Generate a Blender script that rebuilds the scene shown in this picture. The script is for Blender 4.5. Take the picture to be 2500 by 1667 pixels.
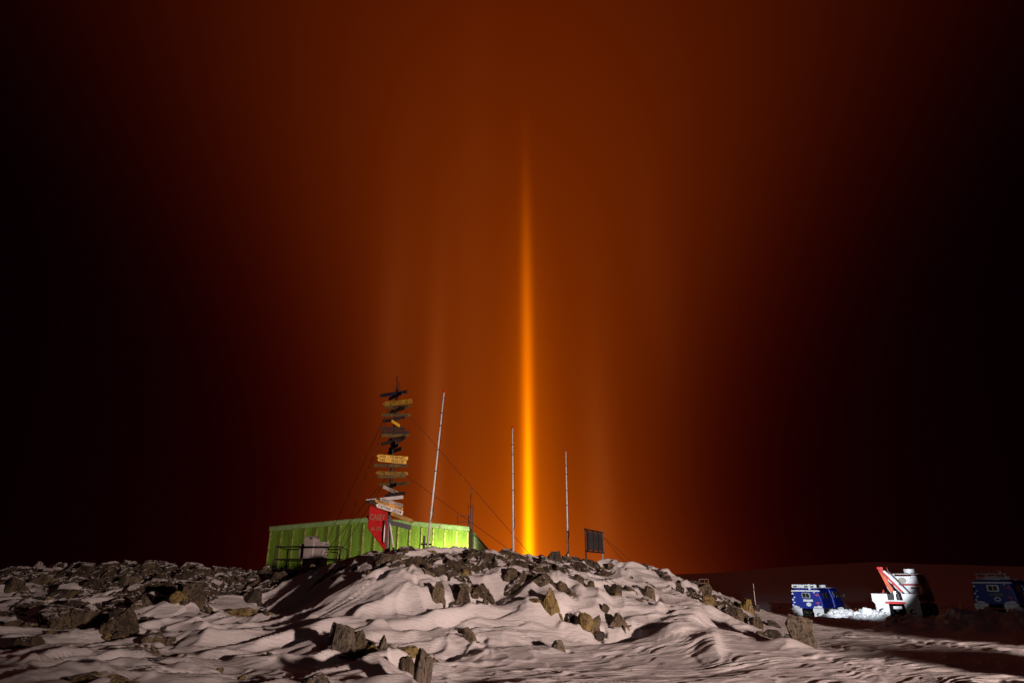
import bpy, bmesh, math, random
import numpy as np
from mathutils import Vector, Matrix

scene = bpy.context.scene
for o in list(bpy.data.objects):
    bpy.data.objects.remove(o)
R = math.radians

# ------------------------------------------------------------------ camera
W0, H0, FPX = 2500.0, 1667.0, 1580.0
PITCH, CAMZ = 19.9, 1.7
cam_data = bpy.data.cameras.new('camera')
cam_data.sensor_width = 36.0
cam_data.lens = FPX / W0 * 36.0
cam_data.clip_end = 20000
cam = bpy.data.objects.new('camera', cam_data)
scene.collection.objects.link(cam)
cam.location = (0, 0, CAMZ)
cam.rotation_euler = (R(90 + PITCH), 0, 0)
scene.camera = cam

# ------------------------------------------------------------------ world: night sky with light pillars standing in ice fog
world = bpy.data.worlds.new('World')
scene.world = world
world.use_nodes = True
wt = world.node_tree
wt.nodes.clear()


class NM:
    """small helper for node maths"""
    def __init__(self, tree): self.t = tree
    def m(self, op, a, b=None, c=None):
        n = self.t.nodes.new('ShaderNodeMath'); n.operation = op
        for i, v in enumerate((a, b, c)):
            if v is None: continue
            if isinstance(v, (int, float)): n.inputs[i].default_value = v
            else: self.t.links.new(v, n.inputs[i])
        return n.outputs[0]
    def gauss(self, x, c, s):
        d = self.m('DIVIDE', self.m('SUBTRACT', x, c), s)
        return self.m('EXPONENT', self.m('MULTIPLY', self.m('MULTIPLY', d, d), -1.0))


nm = NM(wt)
geo = wt.nodes.new('ShaderNodeTexCoord')
sep = wt.nodes.new('ShaderNodeSeparateXYZ')
wt.links.new(geo.outputs['Generated'], sep.inputs[0])
sx, sy, sz = sep.outputs
DEG = 57.29578
az = nm.m('MULTIPLY', nm.m('ARCTAN2', sx, sy), DEG)
el = nm.m('MULTIPLY', nm.m('ARCSINE', nm.m('MINIMUM', nm.m('MAXIMUM', sz, -1.0), 1.0)), DEG)
elp = nm.m('MAXIMUM', el, 0.0)
mul, add = (lambda a, b: nm.m('MULTIPLY', a, b)), (lambda a, b: nm.m('ADD', a, b))
# broad glow
sig = add(mul(mul(elp, elp), 0.0112), 10.4)
amp = add(mul(nm.gauss(elp, 0.0, 52.0), 0.192), mul(nm.m('EXPONENT', mul(elp, -0.17)), 0.27))
glow = mul(amp, nm.m('EXPONENT', mul(nm.m('POWER', nm.m('ABSOLUTE', nm.m('DIVIDE', nm.m('SUBTRACT', az, 0.6), sig)), 2.0), -1.0)))
# the pillar: strong near the horizon, fading out towards 35 degrees
pil = nm.m('MULTIPLY', nm.m('SUBTRACT', 1.0, nm.m('SMOOTH_MIN', nm.m('DIVIDE', elp, 35.0), 1.0, 0.30)), 1.0)
pil = nm.m('POWER', nm.m('MAXIMUM', pil, 0.0), 1.15)
core = mul(mul(nm.gauss(az, 1.42, 0.52), pil), 1.35)
halo = mul(mul(nm.gauss(az, 1.42, 2.1), pil), 0.25)
bands = [(-7.0, 0.9, 6, 15, 0.085), (7.6, 1.3, 5, 12, 0.05), (-11.3, 1.2, 20, 7, 0.018), (-10.5, 3.0, 20, 16, 0.015), (14.0, 1.6, 24, 10, 0.010), (-4.0, 2.5, 20, 20, 0.02)]
red = add(add(glow, core), halo)
pale = None
for (a0, s0, e0, es, am) in bands:
    b = mul(mul(nm.gauss(az, a0, s0), nm.gauss(elp, e0, es)), am)
    red = add(red, b)
    pale = b if pale is None else add(pale, b)
grn = add(add(mul(nm.m('POWER', red, 1.2), 0.205), mul(nm.m('MAXIMUM', nm.m('SUBTRACT', red, 0.95), 0.0), 0.42)), mul(pale, 0.10))
blu = add(mul(glow, nm.m('MULTIPLY', nm.m('EXPONENT', mul(elp, -0.3)), 0.012)), mul(pale, 0.06))
blu = add(blu, 0.0004)
red = add(add(red, 0.0006), mul(nm.gauss(az, 0.0, 25.0), 0.015))          # faint deep-red airglow
comb = wt.nodes.new('ShaderNodeCombineXYZ')
for i, v in enumerate((red, grn, blu)): wt.links.new(v, comb.inputs[i])
bg = wt.nodes.new('ShaderNodeBackground')
wt.links.new(comb.outputs[0], bg.inputs[0])
bg.inputs[1].default_value = 1.0
wo = wt.nodes.new('ShaderNodeOutputWorld')
wt.links.new(bg.outputs[0], wo.inputs[0])


# ------------------------------------------------------------------ lamps: the station's floodlights beside and behind the photographer
def lamp(name, kind, loc, target, power, color, **kw):
    d = bpy.data.lights.new(name, kind)
    d.energy = power; d.color = color
    for k, v in kw.items(): setattr(d, k, v)
    o = bpy.data.objects.new(name, d)
    scene.collection.objects.link(o)
    o.location = loc
    o.rotation_euler = (Vector(target) - Vector(loc)).to_track_quat('-Z', 'Y').to_euler()
    return o


LAMP = (16.5, -6.0, 2.9)
lamp('station_floodlight', 'SPOT', LAMP, (4.5, 21.0, 0.8), 37000, (1.0, 0.71, 0.61), spot_size=R(72), spot_blend=0.9, shadow_soft_size=0.45)
for (az_, el_, pw_, sz_) in ((22.0, -1.5, 85000, 9.8), (31.3, -2.2, 2600, 8.0)):      # cool yard floodlight, plus an added weak fill beam on the right carrier
    lamp('yard_flood_and_fill', 'SPOT', (3.0, 0.0, 3.6), (3.0 + math.sin(R(az_)), math.cos(R(az_)), 3.6 + math.tan(R(el_))), pw_, (.86, .92, 1.0), spot_size=R(sz_), spot_blend=.2, shadow_soft_size=.12)
faint_fill = lamp('faint_fill', 'SUN', (20, -20, 30), (0, 0, 0), 0.01, (0.8, 0.85, 1.0), angle=R(0.5))  # added faint sun lamp as fill, not a known moon

scene.view_settings.view_transform = 'Standard'
scene.view_settings.look = 'None'
scene.view_settings.exposure = 0.0
scene.view_settings.gamma = 1.0
scene.cycles.use_denoising = True
scene.cycles.max_bounces = 5
scene.cycles.sample_clamp_indirect = 4.0


# ------------------------------------------------------------------ pixel -> place
CP, SP = math.cos(R(PITCH)), math.sin(R(PITCH))
def ray(px, py):
    u = (px - W0 / 2) / FPX; v = (H0 / 2 - py) / FPX
    return np.array([u, CP - v * SP, SP + v * CP])
def at(px, py, Y):
    d = ray(px, py); k = Y / d[1]
    return np.array([d[0] * k, Y, CAMZ + d[2] * k])
def depth(p):
    return p[1] * CP + (p[2] - CAMZ) * SP
def pxm(p):          # pixels per metre at a place
    return FPX / depth(p)


# ------------------------------------------------------------------ noise
def _h(xi, yi, s):
    h = (xi.astype(np.int64) * 374761393 + yi.astype(np.int64) * 668265263 + s * 974634777) & 0xffffffff
    h = ((h ^ (h >> 13)) * 1274126177) & 0xffffffff
    h = ((h ^ (h >> 16)) * 2246822519) & 0xffffffff
    return (h ^ (h >> 13)) & 0xffffffff
def pn(x, y, s=0):
    xi, yi = np.floor(x), np.floor(y)
    fx, fy = x - xi, y - yi
    u = fx * fx * fx * (fx * (fx * 6 - 15) + 10); v = fy * fy * fy * (fy * (fy * 6 - 15) + 10)
    def g(a, b):
        t = _h(xi + a, yi + b, s) * (2 * math.pi / 4294967296.0)
        return np.cos(t) * (fx - a) + np.sin(t) * (fy - b)
    n0 = g(0, 0) * (1 - u) + g(1, 0) * u
    n1 = g(0, 1) * (1 - u) + g(1, 1) * u
    return (n0 * (1 - v) + n1 * v) * 1.4
def fbm(x, y, s, o=4, gain=.5):
    r = 0; a = 1.0
    for i in range(o):
        r = r + a * pn(x * 2 ** i, y * 2 ** i, s + i * 17); a *= gain
    return r
def rnd01(xi, yi, s): return _h(xi, yi, s) / 4294967296.0
def sstep(a, b, x):
    t = np.clip((x - a) / (b - a), 0, 1); return t * t * (3 - 2 * t)


# ------------------------------------------------------------------ the lie of the land (thin plate spline through surveyed points)
CTRL_PX = [(0,1667,10.5),(400,1667,11.3),(800,1667,11.8),(1250,1667,12.2),(1700,1667,12.2),(2500,1667,12.2),
 (0,1600,14),(400,1600,14.5),(750,1600,15.3),(1050,1610,15.6),(1400,1600,16.2),(1700,1600,16.2),(2100,1600,16.2),(2500,1600,16.2),
 (0,1540,17.5),(250,1540,17.8),(500,1540,17.3),(650,1550,17),(800,1545,16.8),(900,1560,16.6),(1100,1560,17),(1300,1560,17.3),(1500,1560,18),(1650,1535,18),(1800,1545,19.5),(1950,1562,20),(2200,1560,20.3),(2500,1560,20.3),
 (0,1480,20.5),(250,1480,20.8),(500,1480,20.5),(640,1480,21.2),(760,1480,19.5),(900,1480,18.4),(1100,1480,18.6),(1250,1480,19.0),(1400,1480,19.4),(1550,1480,20.5),(1700,1490,21.5),(1850,1512,23),
 (0,1430,22.8),(250,1430,23),(500,1430,23.2),(640,1438,24.5),(730,1430,22),(850,1420,19.4),(1000,1420,19.1),(1150,1420,19.6),(1300,1420,20.1),(900,1395,19.7),(1050,1392,19.7),(1200,1392,20.3),(1330,1395,21.1),(1450,1430,21.5),(1600,1440,22.5),(1750,1468,24),
 (0,1409,24.5),(150,1405,25),(280,1393,25.5),(400,1397,26),(500,1401,26.5),(580,1408,28),(650,1408,29),(730,1403,26),(800,1384,22.5),(870,1370,21.2),(945,1359,21.5),(1040,1363,21.7),(1150,1358,22.5),(1253,1360,24.2),(1386,1374,26),(1480,1380,25),(1600,1402,25),(1700,1433,25.2),(1790,1464,25.8),(1870,1496,26.5),(1960,1522,27)]
CTRL_W = [(-17,32,1.5),(-10,34,1.4),(-5,30,1.5),(0,30,1.6),(4,32,1.5),(8,34,.6),(-15,45,1.3),(-8,45,1.3),(0,45,1.2),(8,45,.2),(-25,30,1.3),
 (18.8,44.5,-.97),(17.6,32,-.18),(18.3,26.7,0),(25,45,-.9),(25,30,-.1),(14,36,-.25),(12.5,28,-.02),(30,20,0),(30,55,-1.5),(12,55,-1.2),(0,65,0),(-20,65,.8),(20,70,-2),
 (0,0,0),(8,5,0),(-8,5,.1),(20,10,0),(20,-10,0),(-20,-10,0),(0,-15,0),(-20,8,.4),(-25,18,.9),(30,0,0),(-35,45,1.2),(-40,20,1),(-40,0,0.3),(40,30,-.3),(40,60,-2),(-35,70,.5)]
_c = np.array([at(*p) for p in CTRL_PX] + [list(p) for p in CTRL_W], float)
_P, _z = _c[:, :2], _c[:, 2]
def _phi(r2): return np.where(r2 > 1e-9, .5 * r2 * np.log(np.maximum(r2, 1e-9)), 0)
_n = len(_P)
_K = _phi(((_P[:, None] - _P[None]) ** 2).sum(-1)) + np.eye(_n) * 0.25
_A = np.zeros((_n + 3, _n + 3)); _A[:_n, :_n] = _K
_A[:_n, _n] = 1; _A[:_n, _n + 1:] = _P; _A[_n, :_n] = 1; _A[_n + 1:, :_n] = _P.T
_w = np.linalg.solve(_A, np.concatenate([_z, np.zeros(3)]))
def base_h(x, y):
    x = np.asarray(x, float); y = np.asarray(y, float)
    sh = x.shape; X, Y = x.ravel(), y.ravel(); out = np.empty_like(X)
    for i in range(0, len(X), 60000):
        a, b = X[i:i + 60000], Y[i:i + 60000]
        k = _phi((a[:, None] - _P[None, :, 0]) ** 2 + (b[:, None] - _P[None, :, 1]) ** 2)
        out[i:i + 60000] = k @ _w[:_n] + _w[_n] + _w[_n + 1] * a + _w[_n + 2] * b
    out = out.reshape(sh)
    r = np.hypot(x, y); azd = np.degrees(np.arctan2(x, y))
    far = -2.2 - 0.0004 * np.minimum(r, 2500) + 1.2 * pn(x / 40, y / 40, 91) + 11.5 * np.exp(-((r - 750) / 260) ** 2) * np.exp(-((azd - 27) / 9) ** 2) + 7 * np.exp(-((r - 900) / 250) ** 2) * np.exp(-((azd - 45) / 12) ** 2) + 5.5 * np.exp(-((r - 900) / 300) ** 2)
    t = sstep(48, 85, r) * (1 - 0 * r)
    t = np.where(y < -12, np.maximum(t, sstep(20, 45, r)), t)
    return np.where(t < 1, out, 0) * (1 - t) + far * t

def ground_hit(px, py, lo=8.0, hi=60.0, fn=None):
    fn = fn or base_h
    d = ray(px, py); k = np.linspace(lo, hi, 1600) / d[1]
    p = np.outer(k, d); p[:, 2] += CAMZ
    below = p[:, 2] <= fn(p[:, 0], p[:, 1])
    i = int(np.argmax(below)) if below.any() else len(k) - 1
    return p[i]


# ------------------------------------------------------------------ boulders read off the photograph: left, right, top, bottom (px), tone, label
BOULDERS = [
 (102,258,1474,1547,'a','broad lichen-brown boulder, largest on the left hillside'),
 (250,335,1476,1558,'a','tall split boulder just right of the largest left boulder'),
 (335,371,1449,1503,'b','narrow upright boulder between two bigger ones on the left hillside'),
 (391,435,1425,1466,'b','pale brown boulder high on the left hillside'),
 (425,507,1422,1500,'a','bulky column-shaped boulder right of the left boulder field'),
 (292,364,1405,1445,'b','rounded boulder below the left skyline'),
 (167,221,1396,1423,'c','flat-topped boulder breaking the left skyline'),
 (75,150,1403,1442,'a','dark wide boulder near the far left skyline'),
 (0,50,1410,1462,'a','boulder cut off by the left edge, upper one'),
 (95,133,1461,1483,'d','small round dark boulder above the largest left boulder'),
 (540,677,1481,1513,'c','long low flat slab lying on snow in the left hollow'),
 (592,636,1439,1476,'d','dark boulder above the flat slab in the left hollow'),
 (345,412,1541,1577,'b','leaning slab in the middle of the left snow slope'),
 (275,390,1578,1614,'e','grey speckled wedge boulder on the left snow slope'),
 (156,300,1640,1690,'c','mossy boulder top at the bottom left edge'),
 (417,449,1612,1629,'c','small ochre stone on the lower left snow'),
 (422,464,1638,1656,'d','small black stone near the bottom, left of centre'),
 (490,540,1629,1648,'c','low ochre stone near the bottom, left of centre'),
 (20,105,1551,1592,'a','dark jagged boulder at the lower left'),
 (0,85,1513,1547,'a','low boulder cut off by the left edge, lower one'),
 (112,153,1537,1561,'c','small boulder below the largest left boulder'),
 (554,612,1535,1552,'d','thin dark slab edge in the snow of the left hollow'),
 (575,602,1645,1670,'c','small stone at the bottom edge, left of the front boulders'),
 (800,868,1517,1622,'e','large smooth grey boulder with snow banked on its left, front of mound'),
 (862,899,1534,1614,'a','rough dark boulder leaning against the large smooth front boulder'),
 (920,946,1548,1612,'e','narrow upright stone right of the front boulder pair'),
 (732,803,1640,1690,'e','speckled grey boulder at the bottom edge left of centre'),
 (1008,1052,1580,1685,'e','tall square pillar-like boulder at the bottom centre'),
 (972,1017,1598,1658,'a','craggy boulder attached left of the pillar-like front boulder'),
 (881,924,1405,1446,'c','pointed ochre boulder on the upper left face of the mound'),
 (1051,1087,1418,1490,'b','tall narrow boulder standing on the upper face of the mound'),
 (990,1012,1420,1443,'b','small round boulder left of the tall narrow one on the mound'),
 (1106,1147,1420,1486,'a','broken dark rock spine right of the tall narrow boulder'),
 (1316,1377,1432,1524,'c','big ochre banded slab standing steeply on the mound'),
 (1272,1362,1396,1450,'a','craggy outcrop directly above the big ochre slab'),
 (1412,1452,1493,1546,'c','lichen-spotted boulder right of and below the ochre slab'),
 (1340,1379,1561,1594,'e','small pyramid-shaped grey stone at the foot of the mound'),
 (1126,1170,1529,1566,'b','thin curved rock edge on the middle snow face'),
 (1175,1193,1462,1484,'a','small rock in the dark hollow of the mound'),
 (1148,1202,1422,1450,'a','low dark rubble rock below the crest'),
 (912,1014,1350,1380,'a','wide rock on the crest under the signpost'),
 (1131,1191,1338,1360,'d','dark domed rock on the crest before the shed corner'),
 (1058,1116,1348,1366,'a','low rock on the crest right of the left flagpole'),
 (1320,1373,1343,1380,'d','big dark rock with snow streak on the crest between two flagpoles'),
 (1410,1459,1363,1386,'d','dark rock at the foot of the panel stand'),
 (1517,1566,1369,1394,'e','pale rock on the right skyline of the mound'),
 (1427,1452,1415,1450,'b','pointed rock below the panel stand'),
 (1486,1516,1445,1467,'c','small ochre rock on the right face of the mound'),
 (1520,1556,1427,1460,'d','dark hollowed boulder on the right face of the mound'),
 (1573,1600,1428,1470,'b','upright wedge rock on the right face of the mound'),
 (1716,1754,1449,1492,'c','tan pointed boulder on the right shoulder'),
 (1698,1738,1422,1449,'b','flat rock on the right shoulder skyline'),
 (1774,1822,1473,1522,'a','dark mossy boulder near the right end of the mound'),
 (1804,1837,1459,1494,'c','olive rounded boulder near the right end of the mound'),
 (1833,1864,1503,1539,'a','brown rock below the olive boulder at the right end'),
 (1860,1915,1534,1562,'d','long dark low rock at the right foot of the mound'),
 (1930,1990,1497,1583,'e','large snow-capped boulder alone at the right foot of the mound'),
 (1486,1538,1495,1530,'b','rock edge above the dark snow hollow'),
 (1440,1468,1500,1542,'b','grey rock beside the lichen-spotted boulder'),
 (1538,1588,1459,1482,'a','low craggy rock above the snow hollow'),
 (1650,1670,1422,1440,'b','small rock on the right skyline'),
 (1600,1640,1400,1420,'a','rock on the right skyline below the far handrail'),
 (1570,1605,1390,1408,'a','dark rock on the skyline right of the pale one'),
 (700,732,1388,1412,'e','pale snow-crusted rock right of the cabinet platform'),
 (1200,1262,1350,1372,'a','low broken rock at the foot of the middle flagpole'),
 (1372,1404,1356,1378,'a','small rock at the foot of the right flagpole'),
 (1470,1510,1374,1394,'a','low rock right of the panel stand'),
 (955,990,1392,1422,'a','dark rock below the signpost rock'),
 (1018,1060,1385,1412,'b','blocky rock on the upper face below the left flagpole'),
 (1225,1268,1385,1408,'a','rubble rock on the upper face below the middle flagpole'),
 (1385,1425,1400,1432,'b','rock right of the craggy outcrop'),
 (1460,1490,1412,1436,'a','rock on the upper right face of the mound'),
]
rng = random.Random(7)
BL = []
for (x0, x1, y0, y1, tone, lab) in BOULDERS:
    p = ground_hit((x0 + x1) / 2, y1)
    s = 1 / pxm(p)
    w, h = (x1 - x0) * s, (y1 - y0) * s * 1.04
    dp = max(0.75 * min(w, 1.6 * h) + 0.12 * w, .45 * h)
    c = np.array([p[0] * (1 + .4 * dp / p[1]), p[1] + .4 * dp, 0.0])
    c[2] = min(float(base_h(c[0], c[1])), p[2] + .35 * dp)
    top = at((x0 + x1) / 2, y0, c[1])[2]
    BL.append(dict(c=c, w=w, h=max(top - p[2], .4 * h), d=dp, z0=p[2], top=top, tone=tone, label=lab))

# where bare broken rock shows through (px, radius in metres, strength)
RUB = [(830,1385,1.3,.7),(900,1385,1.2,.9),(985,1385,1.1,.9),(1070,1370,1.0,.9),(1150,1368,1.0,.9),(1240,1368,1.2,.95),(1330,1385,1.4,.9),(1430,1392,1.4,.7),(1530,1400,1.3,.7),(1610,1412,1.2,.8),
 (1690,1440,1.2,.8),(1770,1468,1.1,.75),(1840,1495,1.0,.7),(1310,1415,.8,1.),(1345,1440,.75,1.),(1385,1470,.75,1.),(1425,1510,.8,.95),(840,1565,.7,.85),(882,1585,.75,.95),(1030,1625,.7,.95),(960,1590,.45,.8),(1790,1500,.9,.95),(1835,1520,.8,.9),(180,1515,1.2,.95),(300,1520,1.0,.9),(455,1465,1.2,.95),(1130,1412,.5,.6),
 (40,1440,2.,.9),(180,1425,2.0,.9),(300,1412,1.8,.8),(420,1440,1.7,.8),(500,1420,1.7,.7),(120,1490,1.8,.8),(300,1480,1.4,.7),(30,1530,1.4,.7),(80,1570,1.0,.6),(430,1480,1.0,.5),
 (600,1415,2.2,.85),(680,1425,2.0,.85),(720,1408,1.6,.8),(620,1445,1.4,.7),(200,1400,2.2,.95),(400,1403,2.2,.9),(90,1412,2.2,.95),(300,1400,2.0,.9),(500,1405,2.0,.85),(560,1412,2.2,.9),(650,1415,2.2,.9),(20,1415,2.0,.9),(1560,1450,1.0,.5),(1480,1440,.9,.5),(860,1600,.6,.5),(1010,1640,.5,.5),(1900,1550,.8,.55)]
RUBW = []
for (px, py, r, s) in RUB:
    p = ground_hit(px, py); RUBW.append((p[0], p[1], r * .82, s))
def rock_mask(x, y):
    q = np.ones_like(x)
    for (a, b, r, s) in RUBW:
        q = q * (1 - s * np.exp(-((x - a) ** 2 + ((y - b) * .8) ** 2) / (r * r)))
    return 1 - q

# snow drift features (px,py, long, cross, angle deg, height)
DRIFT = [(1700,1520,1.9,.55,62,.30),(1745,1580,1.3,.35,75,.16),(1560,1545,1.6,.5,20,-.30),(1620,1500,1.2,.5,10,.16),(1350,1500,1.1,.7,40,.18),(860,1500,1.5,.6,35,.20),(1000,1475,1.8,.5,28,.16),
 (1120,1520,1.5,.5,30,.15),(1200,1470,.9,.7,10,-.22),(1215,1425,1.0,.8,10,-.30),(700,1470,1.6,.6,55,-.2),(760,1560,1.4,.4,50,.16),(790,1598,.7,.55,40,.34),(965,1645,.7,.45,30,.32),(925,1600,.35,.3,60,.15),(640,1500,1.7,.5,15,-.15),(980,1540,1.6,.35,22,.12),(1250,1570,1.4,.4,8,-.10),(560,1575,1.8,.5,15,.12),(400,1510,1.5,.4,20,.12),(1480,1460,1.2,.4,15,-.12),(1080,1630,1.2,.35,25,.14)]
DRW = []
for (px, py, a, b, ang, hh) in DRIFT:
    p = ground_hit(px, py); DRW.append((p[0], p[1], a, b, math.cos(R(ang)), math.sin(R(ang)), hh))
WC, WS = math.cos(R(24)), math.sin(R(24))

# ploughed banks of snow along the yard (world polylines: x, y, half width, height)
BANK = [((13.3,24.4),(15.2,24.2),.8,.34),((15.2,24.2),(19.5,23.2),1.1,.5),((19.5,23.2),(26,21.5),1.4,.55)]
def bank_h(x, y):
    o = np.zeros_like(x)
    for (a, b, w, h) in BANK:
        dx, dy = b[0] - a[0], b[1] - a[1]
        t = np.clip(((x - a[0]) * dx + (y - a[1]) * dy) / (dx * dx + dy * dy), 0, 1)
        d2 = (x - a[0] - t * dx) ** 2 + (y - a[1] - t * dy) ** 2
        o = np.maximum(o, h * np.exp(-d2 / (w * w)))
    return o

def snow_h(x, y, detail=True):
    x = np.asarray(x, float); y = np.asarray(y, float)
    z = base_h(x, y)
    r = np.hypot(x, y)
    near = 1 - sstep(36, 60, r)
    if detail:
        wx = x + .55 * pn(x * .45, y * .45, 3) + .16 * pn(x * 1.7, y * 1.7, 5)
        wy = y + .55 * pn(x * .45 + 9, y * .45, 4) + .16 * pn(x * 1.7 + 3, y * 1.7, 6)
        a = wx * WC + wy * WS; c = -wx * WS + wy * WC
        # mound-ness: flat trodden foreground versus drifted slopes
        flat = np.clip(sstep(.75, .15, z) * sstep(-1.5, .5, x + .0 * y) + sstep(7.5, 9, x), 0, 1)
        m = 1 - .8 * flat
        rid = 1 - np.abs(pn(a * .38, c * .75, 11)) * 2
        z = z + near * m * (.17 * pn(a * .33, c * .6, 21) + .15 * np.clip(rid, 0, 1) ** 2 - .06)
        # wind-cut steps: gently rising backs with sharp lee edges
        s = pn(a * .30, c * .55, 31) * 2.2 + c * .55
        f = s - np.floor(s)
        saw = np.where(f < .78, f / .78, sstep(1.0, .78, f))
        z = z + near * (.075 * m + .018) * saw * sstep(-.25, .35, pn(a * .3 + 7, c * .4, 33))
        s2 = pn(a * .55, c * 1.5, 41) * 2 + c * 2.9
        f2 = 1 - (s2 - np.floor(s2))
        saw2 = np.where(f2 < .7, f2 / .7, sstep(1.0, .7, f2))
        s3 = pn(a * .7, c * 1.1, 61) * 1.6 + c * 1.5 + a * .25
        f3 = 1 - (s3 - np.floor(s3))
        saw3 = np.where(f3 < .82, (f3 / .82) ** 1.4, sstep(1.0, .82, f3))
        z = z + near * m * .075 * saw3 * sstep(.0, .35, pn(a * .4 + 3, c * .5, 63))
        z = z + near * .034 * saw2 * sstep(-.1, .4, pn(a * .35, c * .9, 43)) * (1 - .35 * m)
        z = z + near * (.012 * pn(a * .9, c * 5.5, 51) + .007 * pn(a * 2.2, c * 11, 52)) + near * .012 * pn(x * 3.1, y * 3.1, 53) * m
        # knife-edged sastrugi crests
        C5, S5 = math.cos(R(48)), math.sin(R(48))
        a5 = wx * C5 + wy * S5; c5 = -wx * S5 + wy * C5
        k1 = np.clip(1 - np.abs(pn(a5 * .55, c5 * 1.15, 64)) * 2.2, 0, 1) ** 2.5
        k2 = np.clip(1 - np.abs(pn(a5 * 1.1 + 4, c5 * 2.6, 65)) * 2.4, 0, 1) ** 2.5
        z = z + near * m * (.085 * k1 * sstep(-.2, .3, pn(x * .35, y * .35, 66)) + .040 * k2 * sstep(-.05, .35, pn(x * .5 + 8, y * .5, 67)))
        k3 = np.clip(1 - np.abs(pn(a * .45 + 2, c * 3.4, 68)) * 2.6, 0, 1) ** 2
        z = z + near * .030 * k3 * (1 - .6 * m) * sstep(-.2, .3, pn(a * .3, c * .7 + 5, 69))
        for (px, py, la, lb, ca, sa, hh) in DRW:
            u = (x - px) * ca + (y - py) * sa; v = -(x - px) * sa + (y - py) * ca
            z = z + hh * np.exp(-(u / la) ** 2) * np.exp(-np.where(v > 0, (v / lb) ** 2, (v / (lb * .45)) ** 2))
        for b in BL:
            cx, cy, w, h = b['c'][0], b['c'][1], b['w'], min(b['h'], 1.0)
            m2 = (np.abs(x - cx) < 4 * w + .5) & (np.abs(y - cy) < 4 * w + .5)
            if not m2.any(): continue
            xx, yy = x[m2], y[m2]
            wd = max(w, .62); g1 = .24 * h * np.exp(-(((xx - cx + .7 * wd) / (.85 * wd)) ** 2 + ((yy - cy + .25 * wd) / (.6 * wd)) ** 2))
            g2 = -.34 * h * np.exp(-(((xx - cx - .66 * w) / (.30 * w)) ** 4 + ((yy - cy + .12 * w) / (.45 * w)) ** 4))
            z[m2] = z[m2] + g1 + g2
        bk = bank_h(x, y)
        z = z + bk * (1 + .55 * fbm(x * 1.6, y * 1.6, 71, 4)) + .10 * np.clip(bk * 3, 0, 1) * np.abs(pn(x * 4, y * 4, 72))
    return z
def gz(x, y): return float(snow_h(np.array([x]), np.array([y]))[0])


# ------------------------------------------------------------------ materials
def new_mat(name):
    m = bpy.data.materials.new(name); m.use_nodes = True
    nt = m.node_tree
    return m, nt, nt.nodes['Principled BSDF']
def N(nt, t, **kw):
    n = nt.nodes.new(t)
    for k, v in kw.items():
        if k in n.inputs: n.inputs[k].default_value = v
        else: setattr(n, k, v)
    return n
def plain(name, col, rough=.55, metal=0.0, var=.25, scale=6.0, bump=.15, dirt=None, spec=.5):
    """paint or metal with blotches and fine relief"""
    m, nt, b = new_mat(name)
    tc = N(nt, 'ShaderNodeTexCoord'); no = N(nt, 'ShaderNodeTexNoise', Scale=scale, Detail=6.0, Roughness=.65)
    nt.links.new(tc.outputs['Object'], no.inputs['Vector'])
    r = N(nt, 'ShaderNodeValToRGB')
    lo = [c * (1 - var) for c in col]; hi = [min(1, c * (1 + var * .5)) for c in col]
    r.color_ramp.elements[0].position = .32; r.color_ramp.elements[1].position = .68
    r.color_ramp.elements[0].color = (*(dirt or lo), 1); r.color_ramp.elements[1].color = (*hi, 1)
    if dirt:
        e = r.color_ramp.elements.new(.44); e.color = (*lo, 1)
    nt.links.new(no.outputs['Fac'], r.inputs[0]); nt.links.new(r.outputs[0], b.inputs['Base Color'])
    b.inputs['Roughness'].default_value = rough; b.inputs['Metallic'].default_value = metal
    b.inputs['Specular IOR Level'].default_value = spec
    if bump:
        n2 = N(nt, 'ShaderNodeTexNoise', Scale=scale * 6, Detail=4.0); nt.links.new(tc.outputs['Object'], n2.inputs['Vector'])
        bp = N(nt, 'ShaderNodeBump', Strength=bump, Distance=.02)
        nt.links.new(n2.outputs['Fac'], bp.inputs['Height']); nt.links.new(bp.outputs[0], b.inputs['Normal'])
    return m
def snow_mat():
    m, nt, b = new_mat('wind_packed_snow')
    g = N(nt, 'ShaderNodeNewGeometry')
    n1 = N(nt, 'ShaderNodeTexNoise', Scale=13.0, Detail=7.0, Roughness=.72); n2 = N(nt, 'ShaderNodeTexNoise', Scale=.7, Detail=4.0)
    mp = N(nt, 'ShaderNodeMapping'); mp.inputs['Rotation'].default_value = (0, 0, R(-24)); mp.inputs['Scale'].default_value = (.22, 1.6, 1)
    nt.links.new(g.outputs['Position'], mp.inputs[0]); nt.links.new(mp.outputs[0], n1.inputs['Vector']); nt.links.new(g.outputs['Position'], n2.inputs['Vector'])
    r = N(nt, 'ShaderNodeValToRGB')
    r.color_ramp.elements[0].position = .3; r.color_ramp.elements[1].position = .7
    r.color_ramp.elements[0].color = (.74, .72, .72, 1); r.color_ramp.elements[1].color = (.86, .85, .86, 1)
    nt.links.new(n2.outputs['Fac'], r.inputs[0]); nt.links.new(r.outputs[0], b.inputs['Base Color'])
    b.inputs['Roughness'].default_value = .62; b.inputs['Specular IOR Level'].default_value = .25
    n3 = N(nt, 'ShaderNodeTexNoise', Scale=45.0, Detail=3.0); nt.links.new(g.outputs['Position'], n3.inputs['Vector'])
    b1 = N(nt, 'ShaderNodeBump', Strength=.85, Distance=.05); b2 = N(nt, 'ShaderNodeBump', Strength=.4, Distance=.012)
    nt.links.new(n1.outputs['Fac'], b1.inputs['Height']); nt.links.new(n3.outputs['Fac'], b2.inputs['Height'])
    nt.links.new(b1.outputs[0], b2.inputs['Normal']); nt.links.new(b2.outputs[0], b.inputs['Normal'])
    return m
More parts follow.
